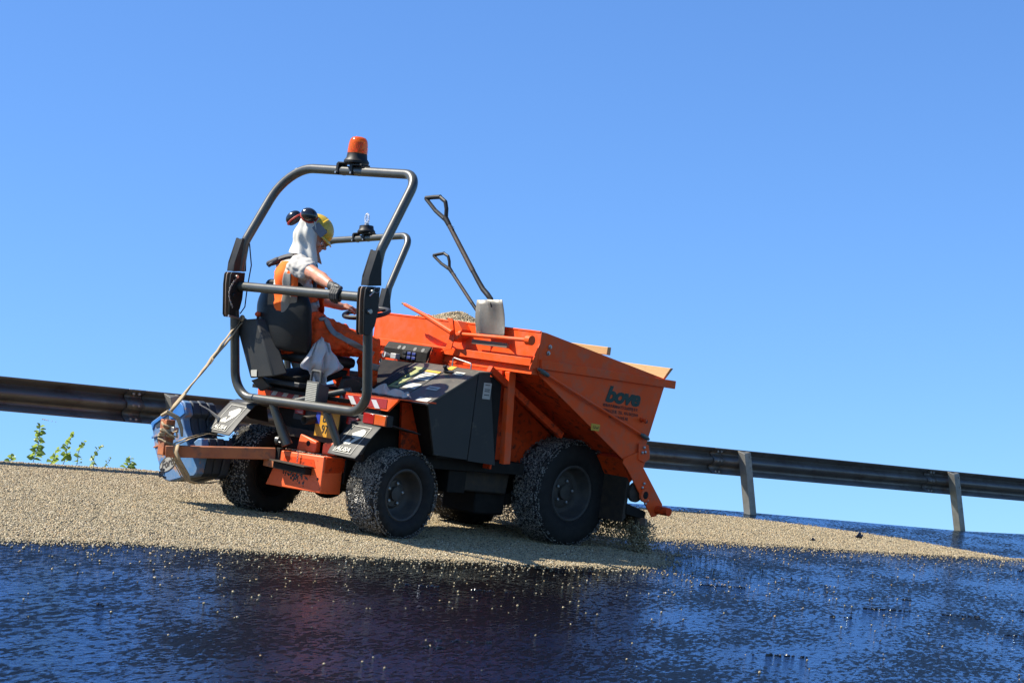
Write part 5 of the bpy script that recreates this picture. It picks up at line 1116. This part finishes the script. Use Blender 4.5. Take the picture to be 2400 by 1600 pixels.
# long strap from the hook down to the weights (two bands)
a = V((-0.655, 0.795, 1.548)); b = V((-1.185, 0.86, 0.735))
t = thing('hanging_strap', 'tan webbing strap stretched from the roll bar hook down to the blue weights', 'strap', (-0.655, 0.795, 1.548))
pa = [(a+V((0, 0.012, 0.01)), (0.0, 0.030, 0.008))]+[(a.lerp(b, s)+V((0.004*math.sin(s*40), 0.008*math.sin(s*9), 0)), (0.01*math.sin(s*12), 0.026+0.006*math.sin(s*15), 0.006)) for s in [i/14 for i in range(1, 15)]]
part('webbing', ribbon(pa, 0), 'strap', t, solid=0.004)
pa = [(a+V((0.03, -0.012, 0)), (0.0, 0.022, 0.008))]+[(a.lerp(b, s)+V((0.02*(1-s), -0.018*(1-s)+0.006*math.sin(s*20), 0.0)), (0.012*math.cos(s*10), 0.018, 0.010)) for s in [i/14 for i in range(1, 15)]]
part('webbing', ribbon(pa, 0), 'strap', t, solid=0.004)
part('webbing', MB().tube([V((-0.655, 0.795, 1.545))+V((0.0, 0.018*math.cos(q), 0.018*math.sin(q))) for q in [i*math.pi/5 for i in range(10)]], 0.012, 8, closed=True), 'strap', t)
part('strap_tail', MB().tube([a.lerp(b, 0.42), a.lerp(b, 0.42)+V((-0.01, -0.03, -0.02)), a.lerp(b, 0.45)+V((-0.01, -0.025, -0.035))], [0.006, 0.005, 0.002], 6), 'strap', t)
# wrap around the lower block
t = thing('wrapped_strap', 'tan strap wound round the beam and the lower part of the weights', 'strap', (-1.0, 0.6, 0.3))
def loop(P, wv, nm='webbing'):
    m = MB(); P = [V(p) for p in P]; P = [p+V((0.64, 0.77, -0.06))*(0.07 if p.x < -1.17 else 0.27) for p in P]; m.grid([[p-V(wv)*0.5 for p in P], [p+V(wv)*0.5 for p in P]]); return part(nm, m, 'strap', t, solid=0.004)
for o_, wy in ((0.0, 0.045), (-0.055, 0.045)):
    loop([(-0.86, 0.64+o_, 0.60), (-1.00, 0.67+o_, 0.605), (-1.14, 0.70+o_, 0.555), (-1.215, 0.725+o_, 0.50), (-1.225, 0.72+o_, 0.44), (-1.20, 0.70+o_, 0.38), (-1.168, 0.63+o_, 0.27), (-1.160, 0.59+o_*0.6, 0.225), (-1.10, 0.57+o_*.6, 0.212), (-0.95, 0.55+o_*.5, 0.225), (-0.84, 0.53+o_*.5, 0.25)], (0, wy, -0.012))
loop([(-1.215, 0.80, 0.55), (-1.23, 0.77, 0.48), (-1.22, 0.75, 0.40), (-1.165, 0.69, 0.27), (-1.160, 0.655, 0.235)], (0.004, 0.018, 0.0))
m = MB()
for k in range(5):
    z = 0.64-0.035*k; P = [V((-1.185+0.052*math.cos(q)+0.01*math.sin(q*3+k), 0.872+0.054*math.sin(q), z+0.018*math.sin(q+k*1.3))) for q in [i*2*math.pi/12 for i in range(12)]]
    m.tube(P, 0.011, 6, closed=True)
m.tube([(-1.235, 0.90, 0.70), (-1.22, 0.85, 0.735), (-1.15, 0.80, 0.70), (-1.13, 0.76, 0.62), (-1.13, 0.74, 0.56)], [0.014, 0.020, 0.018, 0.015, 0.010], 8)
m.tube([(-1.24, 0.86, 0.60), (-1.20, 0.79, 0.56), (-1.16, 0.76, 0.55), (-1.19, 0.74, 0.60), (-1.20, 0.77, 0.585)], [0.012, 0.010, 0.008, 0.008, 0.004], 8)
part('knotted_webbing', m, 'strap', t, kind='stuff')
part('strap_buckle', MB().box((-1.20, 0.765, 0.585), (-1.15, 0.82, 0.625)), 'steel', t, bevel=0.003)
m = MB().tube([(-0.83, 0.98, 0.81), (-0.77, 0.93, 0.78), (-0.69, 0.89, 0.72), (-0.67, 0.885, 0.66), (-0.68, 0.90, 0.60), (-0.71, 0.91, 0.565)], [0.004, 0.006, 0.016, 0.020, 0.014, 0.006], 8)
part('grease_rag', m, 'cream_cloth', t)

# ------------------------------------------------------------------ the driver
PB = V((-0.32, 0.42, 1.34))
person = thing('person', 'driver in orange trousers and grey t-shirt with yellow helmet, white neck cloth and black glove', 'person', PB)
hipR, hipL = V((-0.33, 0.30, 1.435)), V((-0.29, 0.53, 1.435))
kneeR, kneeL = V((0.165, 0.13, 1.455)), V((0.17, 0.56, 1.46))
ankR, ankL = V((0.21, 0.16, 1.13)), V((0.27, 0.56, 1.12))
pel = V((-0.33, 0.42, 1.44)); waist = V((-0.42, 0.41, 1.62)); chest = V((-0.475, 0.425, 1.86)); neck = V((-0.485, 0.360, 2.085))
shR, shL = V((-0.585, 0.225, 2.015)), V((-0.43, 0.60, 2.02))
elbR, wrR = V((-0.635, -0.055, 1.955)), V((-0.700, -0.345, 1.880))
elbL, wrL = V((-0.16, 0.62, 1.80)), V((0.055, 0.42, 1.745))
hc = V((-0.445, 0.300, 2.275))                   # head centre
hf = V((0.66, -0.66, -0.34)).normalized()        # facing, chin down
hr = hf.cross(V((0, 0, 1))).normalized(); hu_ = hr.cross(hf).normalized()   # right, up
def H(f, u, r=0.0): return hc+hf*f+hu_*u+hr*r
def HF(f, u, r=0.0): return H(f, u, r)+V((-0.003, -0.028, -0.034))
# body: one continuous surface
b = MB()
b.limb([pel, waist, chest], [0.15, 0.14, 0.15]); b.limb([chest, neck], [0.13, 0.062]); b.limb([neck, HF(-0.01, -0.06)], [0.058, 0.060])
b.limb([shR, chest+V((0, 0, 0.05)), shL], [0.07, 0.12, 0.07])
b.limb([shR, shR.lerp(elbR, .45), elbR], [0.070, 0.062, 0.049]); b.limb([elbR, elbR.lerp(wrR, 0.3), wrR], [0.049, 0.053, 0.031])
b.limb([shL, elbL], [0.066, 0.046]); b.limb([elbL, elbL.lerp(wrL, 0.3), wrL], [0.048, 0.052, 0.031])
b.limb([hipR, kneeR], [0.10, 0.062]); b.limb([kneeR, ankR], [0.062, 0.04]); b.limb([hipL, kneeL], [0.10, 0.062]); b.limb([kneeL, ankL], [0.062, 0.04])
# head and face
b.ell(HF(-0.012, 0.035), 0.094, 0.074, 0.100, ax=(hf, hr, hu_), seg=24, ring=16)
b.ell(HF(0.028, -0.045), 0.058, 0.054, 0.065, ax=(hf, hr, hu_)); b.ell(HF(0.056, -0.088), 0.024, 0.028, 0.022, ax=(hf, hr, hu_))
b.ell(HF(0.083, 0.028), 0.016, 0.050, 0.014, ax=(hf, hr, hu_))                  # brow
b.limb([HF(0.085, 0.018), HF(0.112, -0.022)], [0.009, 0.013]); b.ell(HF(0.094, -0.028), 0.013, 0.018, 0.009, ax=(hf, hr, hu_))
b.ell(HF(0.083, -0.052), 0.014, 0.022, 0.007, ax=(hf, hr, hu_)); b.ell(HF(0.081, -0.065), 0.013, 0.019, 0.008, ax=(hf, hr, hu_))
for s in (-1, 1):
    b.ell(HF(-0.008, -0.002, s*0.078), 0.018, 0.008, 0.030, ax=(hf, hr, hu_)); b.ell(HF(0.055, -0.012, s*0.045), 0.026, 0.022, 0.026, ax=(hf, hr, hu_))
# left hand, bare fingers round the wheel rim
def hand(m, wrist, knuck, fdir, curl, side, thumb_dir, fr=0.0095, gap=0.021, fl=1.0):
    """wrist, centre of knuckles, list of finger segment directions, side = vector across the knuckles (index -> little)"""
    side = side.normalized(); m.limb([wrist, wrist.lerp(knuck, 0.45)], [0.028, 0.030])
    L = [0.95, 1.05, 1.0, 0.8]
    for i in range(4):
        k = knuck+side*(i-1.5)*gap; m.limb([wrist.lerp(knuck, 0.3)+side*(i-1.5)*gap*0.7, k], [0.020, fr*1.35])
        p = k
        for j, (d, ln) in enumerate(zip(fdir, (0.040, 0.027, 0.021))):
            q = p+d.normalized()*ln*L[i]*fl; m.cap(p, fr*(1.1-0.08*j), q, fr*(1.02-0.08*j)); p = q
    p = wrist.lerp(knuck, 0.25)-side*gap*1.3
    for d, ln, r_ in zip(thumb_dir, (0.038, 0.032, 0.025), (0.014, 0.012, 0.0105)):
        q = p+d.normalized()*ln; m.cap(p, r_, q, r_*0.92); p = q
rim_pt = V((0.10, 0.375, 1.70))
hand(b, wrL, V((0.12, 0.385, 1.755)), [V((0.75, -0.4, -0.35)), V((0.2, -0.2, -1)), V((-0.7, 0.2, -0.5))], 0, V((0.3, 0.75, 0.1)), [V((0.3, -0.8, -0.2)), V((0.6, -0.5, -0.4)), V((0.7, -0.2, -0.5))])
body = remesh(b, 0.0065, 3, lambda p, n: 0.0022*noise.noise(p*26))
part('body', to_base(body, PB), 'skin', person, ang=180)
for s in (-1, 1): part('eye', MB().ell(HF(0.072, 0.004, s*0.030), 0.012, 0.012, 0.012), 'white_label', person)
part('safety_glasses', MB().grid([[HF(0.088+0.022*math.cos(a_)-0.02, zz, 0.062*math.sin(a_)) for a_ in [math.radians(-85+170*k/10) for k in range(11)]] for zz in (-0.012, 0.018)]), 'clear', person, solid=0.002)
# trousers
def wrinkle(sc, amp, k2=2.1):
    return lambda p, n: amp*(noise.noise(V((p.x*sc, p.y*sc, p.z*sc*1.6)))+0.6*noise.noise(p*sc*k2))
t = MB()
t.limb([pel+V((-0.02, 0, -0.02)), waist+V((0, 0, -0.04))], [0.165, 0.160]); t.limb([hipR, pel], [0.125, 0.14]); t.limb([hipL, pel], [0.125, 0.14])
t.limb([hipR, hipR.lerp(kneeR, 0.5)+V((0, -0.01, 0.02)), kneeR], [0.122, 0.112, 0.088]); t.limb([kneeR, kneeR.lerp(ankR, .5)+V((-0.01, 0, 0)), ankR+V((0, 0, 0.03))], [0.088, 0.088, 0.078])
t.limb([hipL, hipL.lerp(kneeL, 0.5)+V((0, 0.01, 0.02)), kneeL], [0.122, 0.110, 0.088]); t.limb([kneeL, kneeL.lerp(ankL, .5), ankL+V((0, 0, 0.03))], [0.088, 0.085, 0.076])
t.limb([waist+V((0, 0, -0.02)), waist+V((0.01, -0.02, 0.085))], [0.165, 0.150]); t.limb([pel+V((0.03, -0.07, 0.12)), pel+V((0.20, -0.10, 0.085)), kneeR+V((-0.16, 0.02, 0.03))], [0.13, 0.105, 0.085])
tr = remesh(t, 0.0075, 4, wrinkle(13, 0.018))
tr_o = part('trousers', to_base(tr, PB), 'trousers', person, ang=180)
# shirt with short sleeves
s_ = MB(); slR = shR.lerp(elbR, 0.40); slL = shL.lerp(elbL, 0.40)
s_.limb([pel+V((-0.04, 0, 0.08)), waist, chest], [0.145, 0.148, 0.155]); s_.limb([chest, neck-V((0, 0, 0.03))], [0.142, 0.075])
s_.limb([shR, chest+V((0, 0, 0.06)), shL], [0.086, 0.135, 0.086]); s_.limb([shR, slR], [0.096, 0.084]); s_.limb([shL, slL], [0.088, 0.076])
sh = remesh(s_, 0.0075, 5, wrinkle(13, 0.013))
sh_o = part('shirt', to_base(sh, PB), 'shirt', person, ang=180)
# vest over the back and left side
v_ = MB(); back = V((-0.94, 0.33, 0)).normalized(); lat = V((0.33, 0.94, 0)).normalized()
def torso_pt(u, h, off):
    """u: angle round the torso measured from the spine (toward left = +), h 0..1 up"""
    c = (pel+V((-0.04, 0, 0.10))).lerp(neck-V((0, 0, 0.045)), h); ax_ = 0.205-0.02*abs(h-0.65)-(0.07*max(0, h-0.85)/0.15); ay = 0.170-0.06*max(0, h-0.8)/0.2
    return c+back*math.cos(u)*(ay+off)+lat*math.sin(u)*(ax_+off)
def voff(u, h): return 0.026+0.022*noise.noise(V((u*2.4, h*5, 2)))+0.012*(1-h)+0.045*max(0, math.sin(u-0.35))*(1-0.7*h)
rows = []
for i in range(17):
    h = i/16; row = []
    for j in range(25):
        u = math.radians(-64+244*j/24); off = voff(u, h)
        row.append(torso_pt(u, h, off))
    rows.append(row)
VS = part('vest', MB().grid(rows), 'hi_orange', person, solid=0.006, ang=180)
def vband(u0, u1, h0, h1, nm='reflective_band', off=0.022):
    r_ = []
    for i in range(9):
        h = h0+(h1-h0)*i/8; r_.append([torso_pt(math.radians(u0+(u1-u0)*j/8), h, voff(math.radians(u0+(u1-u0)*j/8), h)+0.006) for j in range(9)])
    part(nm, MB().grid(r_), 'reflective', VS, solid=0.002, ang=180)
vband(-48, -28, 0.0, 0.90); vband(-64, -48, 0.30, 0.46)
# padded dark collar hanging behind the neck
cr = []
for i in range(9):
    a_ = i/8; row = []
    p0 = neck+V((0.02, -0.07, 0.02)); p1 = neck+back*0.16+lat*0.16+V((0, 0, -0.035))
    for j in range(7):
        q = j/6; p = p0.lerp(p1, a_)+V((-0.045, 0.03, -0.02))*(q*0.9)+V((0, 0, -0.05*q*a_))+V((0, 0, 0.03*math.sin(math.pi*a_))); row.append(p)
    cr.append(row)
part('padded_collar', MB().grid(cr), 'navy', person, solid=0.028, bevel=0.008, ang=180)
cb = MB().limb([neck+back*0.15+lat*0.13+V((0, 0, -0.045)), neck+back*0.19+lat*0.20+V((0, 0, -0.075))], [0.030, 0.024]); part('collar_end', cb, 'navy', person, ang=180)
cs = MB().tube([neck+V((0.06, -0.08, 0.01)), neck+V((0.07, -0.115, -0.05)), neck+V((0.05, -0.16, -0.14)), neck+V((0.02, -0.20, -0.26))], [0.014, 0.018, 0.018, 0.014], 10); part('vest_front_edge', cs, 'navy', person)
# strips on the trousers laid on the cloth
bv = BVHTree.FromPolygons([v.co.copy()+PB for v in tr.vertices], [p.vertices[:] for p in tr.polygons])
def strip(bvh, path, width, mat, nm, parent, view=V((-0.64, -0.77, 0.05)), nseg=34, ncr=5, off=0.006):
    path = [V(p) for p in path]; L = []; tot = sum((path[i+1]-path[i]).length for i in range(len(path)-1)); rows = []
    for k in range(nseg+1):
        d = tot*k/nseg; i = 0
        while i < len(path)-2 and d > (path[i+1]-path[i]).length: d -= (path[i+1]-path[i]).length; i += 1
        sg = (path[i+1]-path[i]); p = path[i]+sg.normalized()*d; cr_ = sg.normalized().cross(view).normalized(); row = []
        for j in range(ncr+1):
            q = p+cr_*width*(j/ncr-0.5); hit = bvh.ray_cast(q+view*0.25, -view, 0.4)
            if hit[0] is None: hit = bvh.find_nearest(q)
            row.append(hit[0]+hit[1]*off)
        rows.append(row)
    return part(nm, MB().grid(rows), mat, parent, solid=0.0015, ang=180)
strip(bv, [(-0.33, 0.17, 1.66), (-0.27, 0.155, 1.57), (-0.23, 0.14, 1.525), (-0.10, 0.10, 1.475), (0.03, 0.05, 1.43), (0.12, 0.03, 1.40)], 0.042, 'reflective', 'leg_stripe', tr_o)
strip(bv, [(-0.50, 0.25, 1.685), (-0.42, 0.22, 1.705), (-0.32, 0.22, 1.735), (-0.26, 0.24, 1.75)], 0.070, 'reflective', 'hip_band', tr_o)
strip(bv, [(0.10, 0.06, 1.30), (0.24, 0.08, 1.29)], 0.05, 'reflective', 'shin_band', tr_o)
# boots
for a_, n_ in ((ankR, 'boot'), (ankL, 'boot')):
    part(n_, to_base(remesh(MB().limb([a_+V((-0.01, 0, 0.03)), a_+V((0.0, 0, -0.035))], [0.052, 0.05]).limb([a_+V((-0.02, 0, -0.035)), a_+V((0.14, 0, -0.045))], [0.046, 0.042]), 0.008, 3), PB), 'matte_black', person)
# right glove gripping the guard bar (bar axis = y, radius 0.036 at x -0.72, z ~1.816)
g = MB(); kn_ = V((-0.735, -0.470, 1.868))
g.limb([wrR+V((0, 0.012, 0.002)), wrR.lerp(kn_, 0.25)], [0.037, 0.036])
g.ell(wrR.lerp(kn_, 0.62)+V((0.0, 0, 0.004)), 0.036, 0.060, 0.026, ax=((-0.3, -0.2, -0.1), (-0.25, -0.95, -0.1), (0.1, 0, 1)))
for i in range(4):
    y = -0.415-0.0265*i; ln = (0.92, 1.02, 1.0, 0.86)[i]; r_ = 0.0125
    P = [V((-0.725, y+0.035-0.004*i, 1.872)), V((-0.757, y, 1.857)), V((-0.774, y-0.002, 1.822)), V((-0.768, y-0.003, 1.785)), V((-0.742, y-0.003, 1.765-0.002*i*(i < 3)))]
    P = [P[0]]+[p if k < 3 else P[2].lerp(p, ln) for k, p in enumerate(P[1:], 1)]
    g.limb(P, [0.019, 0.0155, r_*1.05, r_, r_*0.9])
g.limb([V((-0.70, -0.385, 1.860)), V((-0.672, -0.405, 1.835)), V((-0.668, -0.425, 1.800)), V((-0.685, -0.435, 1.778))], [0.019, 0.015, 0.0135, 0.012])
part('glove', to_base(remesh(g, 0.0034, 2, lambda p, n: 0.0009*noise.noise(p*60)), PB), 'glove', person, ang=180)
part('glove_print', to_base(remesh(MB().limb([V((-0.762, -0.445, 1.888)), V((-0.758, -0.480, 1.880))], [0.008, 0.006]), 0.003, 1), PB), 'reflective', person)
part('glove_cuff', MB().tube([wrR+V((0.004, 0.032, 0.006))+(V((0.95, 0.2, 0.1)).normalized()*math.cos(q)+V((0.0, 0.15, 1)).normalized()*math.sin(q))*0.036 for q in [i*math.pi/8 for i in range(16)]], 0.005, 6, closed=True), 'glove', person)
# arm tattoo marks on the left forearm
# helmet tipped forward, its crown toward the front
hcn = H(0.020, 0.062); cu = (hu_*0.93+hf*0.37).normalized(); cf = (hf*0.93-hu_*0.37).normalized()
m = MB(); rows = []
for i in range(11):
    th = math.radians(4+88*i/10); row = []
    for k in range(33):
        ph = 2*math.pi*k/32; rr_ = math.sin(th); row.append(hcn+cu*0.112*math.cos(th)+cf*0.130*rr_*math.cos(ph)+hr*0.108*rr_*math.sin(ph)+cu*(0.004 if abs(math.sin(ph)) < 0.2 else 0))
    rows.append(row)
HM = part('helmet', m.grid(rows), 'helmet', person, solid=0.005, ang=180)
m = MB(); rows = []
for k in range(15):
    ph = math.radians(-62+124*k/14); e = hcn+cf*0.130*math.cos(ph)+hr*0.108*math.sin(ph); o_ = cf*math.cos(ph)+hr*math.sin(ph)*0.7
    L_ = 0.045*math.cos(ph*0.9)**0.8 if abs(ph) < 1.6 else 0; rows.append([e+cu*0.004, e+o_*L_*0.5-cu*0.004, e+o_*L_-cu*0.016])
part('helmet_peak', m.grid(rows), 'helmet', HM, solid=0.004, ang=180)
m = MB(); m.grid([[hcn+(cu*math.cos(a_)+hr*math.sin(a_)).normalized()*0.0+cu*0.115*math.cos(a_)+hr*0.111*math.sin(a_)+cf*x_ for a_ in [math.radians(-85+170*k/20) for k in range(21)]] for x_ in (-0.012, 0.012)])
part('helmet_rib', m, 'helmet', HM, solid=0.004, ang=180)
part('helmet_slot', MB().ell(hcn+hr*0.104+cf*0.030+cu*0.030, 0.018, 0.006, 0.010, ax=(cf, hr, cu)), 'black', HM)
part('helmet_slot', MB().ell(hcn+hr*0.098+cf*0.056+cu*0.046, 0.008, 0.006, 0.006, ax=(cf, hr, cu)), 'black', HM)
part('chin_webbing', MB().obox(hcn+hr*0.108+cf*0.022+cu*0.010, cf, cu, (hr+cu*0.25), 0.055, 0.036, 0.005), 'smoke_grey', HM, bevel=0.004)
# ear defenders folded up against the back of the helmet
def cup(c, n, up):
    n = V(n).normalized(); c = V(c)
    a_ = n.cross(V(up)).normalized(); b_ = a_.cross(n)
    C = part('ear_defender', MB().ell(c+n*0.012, 0.048, 0.056, 0.068, ax=(n, a_, b_), seg=22, ring=14), 'cup', person, ang=180)
    part('cup_ring', MB().tube([c-n*0.010+a_*0.055*math.cos(q)+b_*0.066*math.sin(q) for q in [i*math.pi/12 for i in range(24)]], 0.008, 8, closed=True), 'red_band', C)
    part('cup_cushion', MB().ell(c-n*0.022, 0.018, 0.050, 0.062, ax=(n, a_, b_), seg=20, ring=8), 'navy', C)
    return C
cR = H(-0.085, 0.128, 0.098); cL = H(-0.205, 0.052, -0.10)
cup(cR, hr*0.85+hu_*0.45-hf*0.1, hf); cup(cL, -hf*0.85+hu_*0.45-hr*0.15, hu_)
part('defender_arm', MB().tube([cR-hr*0.01, H(-0.02, 0.10, 0.115), hcn+hr*0.11-cu*0.01], 0.005, 8), 'steel', person)
part('defender_arm', MB().tube([cL, H(-0.03, 0.08, -0.12), hcn-hr*0.11-cu*0.01], 0.005, 8), 'steel', person)
# white cloth from under the helmet over the neck and shoulders
rows = []
for i in range(17):
    t_ = i/16; row = []
    for k in range(33):
        ph = math.radians(52+256*k/32)            # 180 = straight back
        rx = 0.124+0.012*t_; ry = 0.106+0.020*t_
        fold = 0.012*math.sin(ph*7+t_*7.5)*min(1, t_*1.6)+0.026*noise.noise(V((ph*2.6+t_*2.5, t_*3.4, 5)))*min(1, t_*3)+0.10*max(0, t_-0.72)
        up_ = 0.135-0.345*t_ if t_ > 0.12 else 0.135-0.345*0.12+0.05*(0.12-t_)/0.12
        sh_ = 0.5 if t_ > .12 else 0.9
        q = 1.0-(0.25*(0.12-t_)/0.12 if t_ < 0.12 else 0)
        p = hc+hf*(math.cos(ph)*(rx+fold)*q-0.012)+hr*(math.sin(ph)*(ry+fold)*q)
        front = max(0, math.cos(ph)+0.2)
        vdir = hu_.lerp(V((0, 0, 1)), min(1, t_*1.3)).normalized()
        p = p+vdir*(up_+0.02*front*t_)+V((0, 0, 0.012*math.sin(ph*4)*t_))
        row.append(p)
    rows.append(row)
part('neck_cloth', MB().grid(rows), 'head_cloth', person, solid=0.003, ang=180, subsurf=1)

# ------------------------------------------------------------------ cloths
def cloth(name, rows, mat, label, base, sc=0.01, **kw):
    R = [[V(p)+V((noise.noise(V(p)*14), noise.noise(V(p)*14+V((5, 5, 5))), noise.noise(V(p)*14+V((9, 1, 4)))))*sc for p in r] for r in rows]
    return single(name, MB().grid(R), mat, label, 'cloth', base=base, solid=0.003, ang=180, subsurf=1, **kw)
# hanging from the seat: gathered fan with long tail
rows = []
top = V((-0.40, 0.150, 1.475)); ld = V((0.62, -0.30, 0.0)).normalized()
for i in range(20):
    t_ = i/19; row = []
    for j in range(33):
        a_ = (j-16)/16
        w_ = 0.060+0.120*min(1, t_/0.45) if t_ < 0.5 else 0.18*(1-0.70*min(1, (t_-0.5)/0.4))
        fall = 0.20*min(1, t_/0.5)+0.17*max(0, t_-0.5)/0.5
        z = top.z-fall-0.045*abs(a_)**1.5*(1 if t_ < 0.5 else max(-0.6, 1-(t_-0.5)*6))+0.012*math.sin(a_*5+2)
        f_ = math.sin(a_*8+2.2*math.sin(t_*3.2)+0.6)*0.030*(0.35+0.65*t_)+0.012*math.sin(a_*17+t_*6)
        p = V((top.x+0.04, top.y-0.03, z))+ld*(a_*w_+0.02*t_)+V((-0.3, -0.95, 0))*(f_+0.055*math.sin(math.pi*min(1, t_*1.2)))
        row.append(p)
    rows.append(row)
cloth('cloth', rows, 'white_cloth', 'white cloth hanging gathered from the side of the driver seat', (-0.40, 0.15, 1.47), 0.026)
rows = []
for i in range(16):
    t_ = i/15; row = []
    for j in range(40):
        s = j/39; x = -0.01+0.03*s+0.13*(t_-0.4)*(1-0.3*s)+0.02*math.sin(s*17); y = 0.02-0.60*s
        lump_ = math.sin(math.pi*t_)**0.6*math.sin(math.pi*min(1, s*0.9+0.08))**0.5
        z = 1.095+lump_*(0.035+0.045*abs(math.sin(s*8+t_*1.5))*(1-0.5*s)+0.022*math.sin(s*23+t_*7))
        z += max(0, (x-0.045)*0.577)
        row.append((x, y, max(z, 1.094)))
    rows.append(row)
cloth('cloth', rows, 'cream_cloth', 'crumpled cream rag lying on the rear edge of the black hood', (0.03, -0.25, 1.09), 0.010)
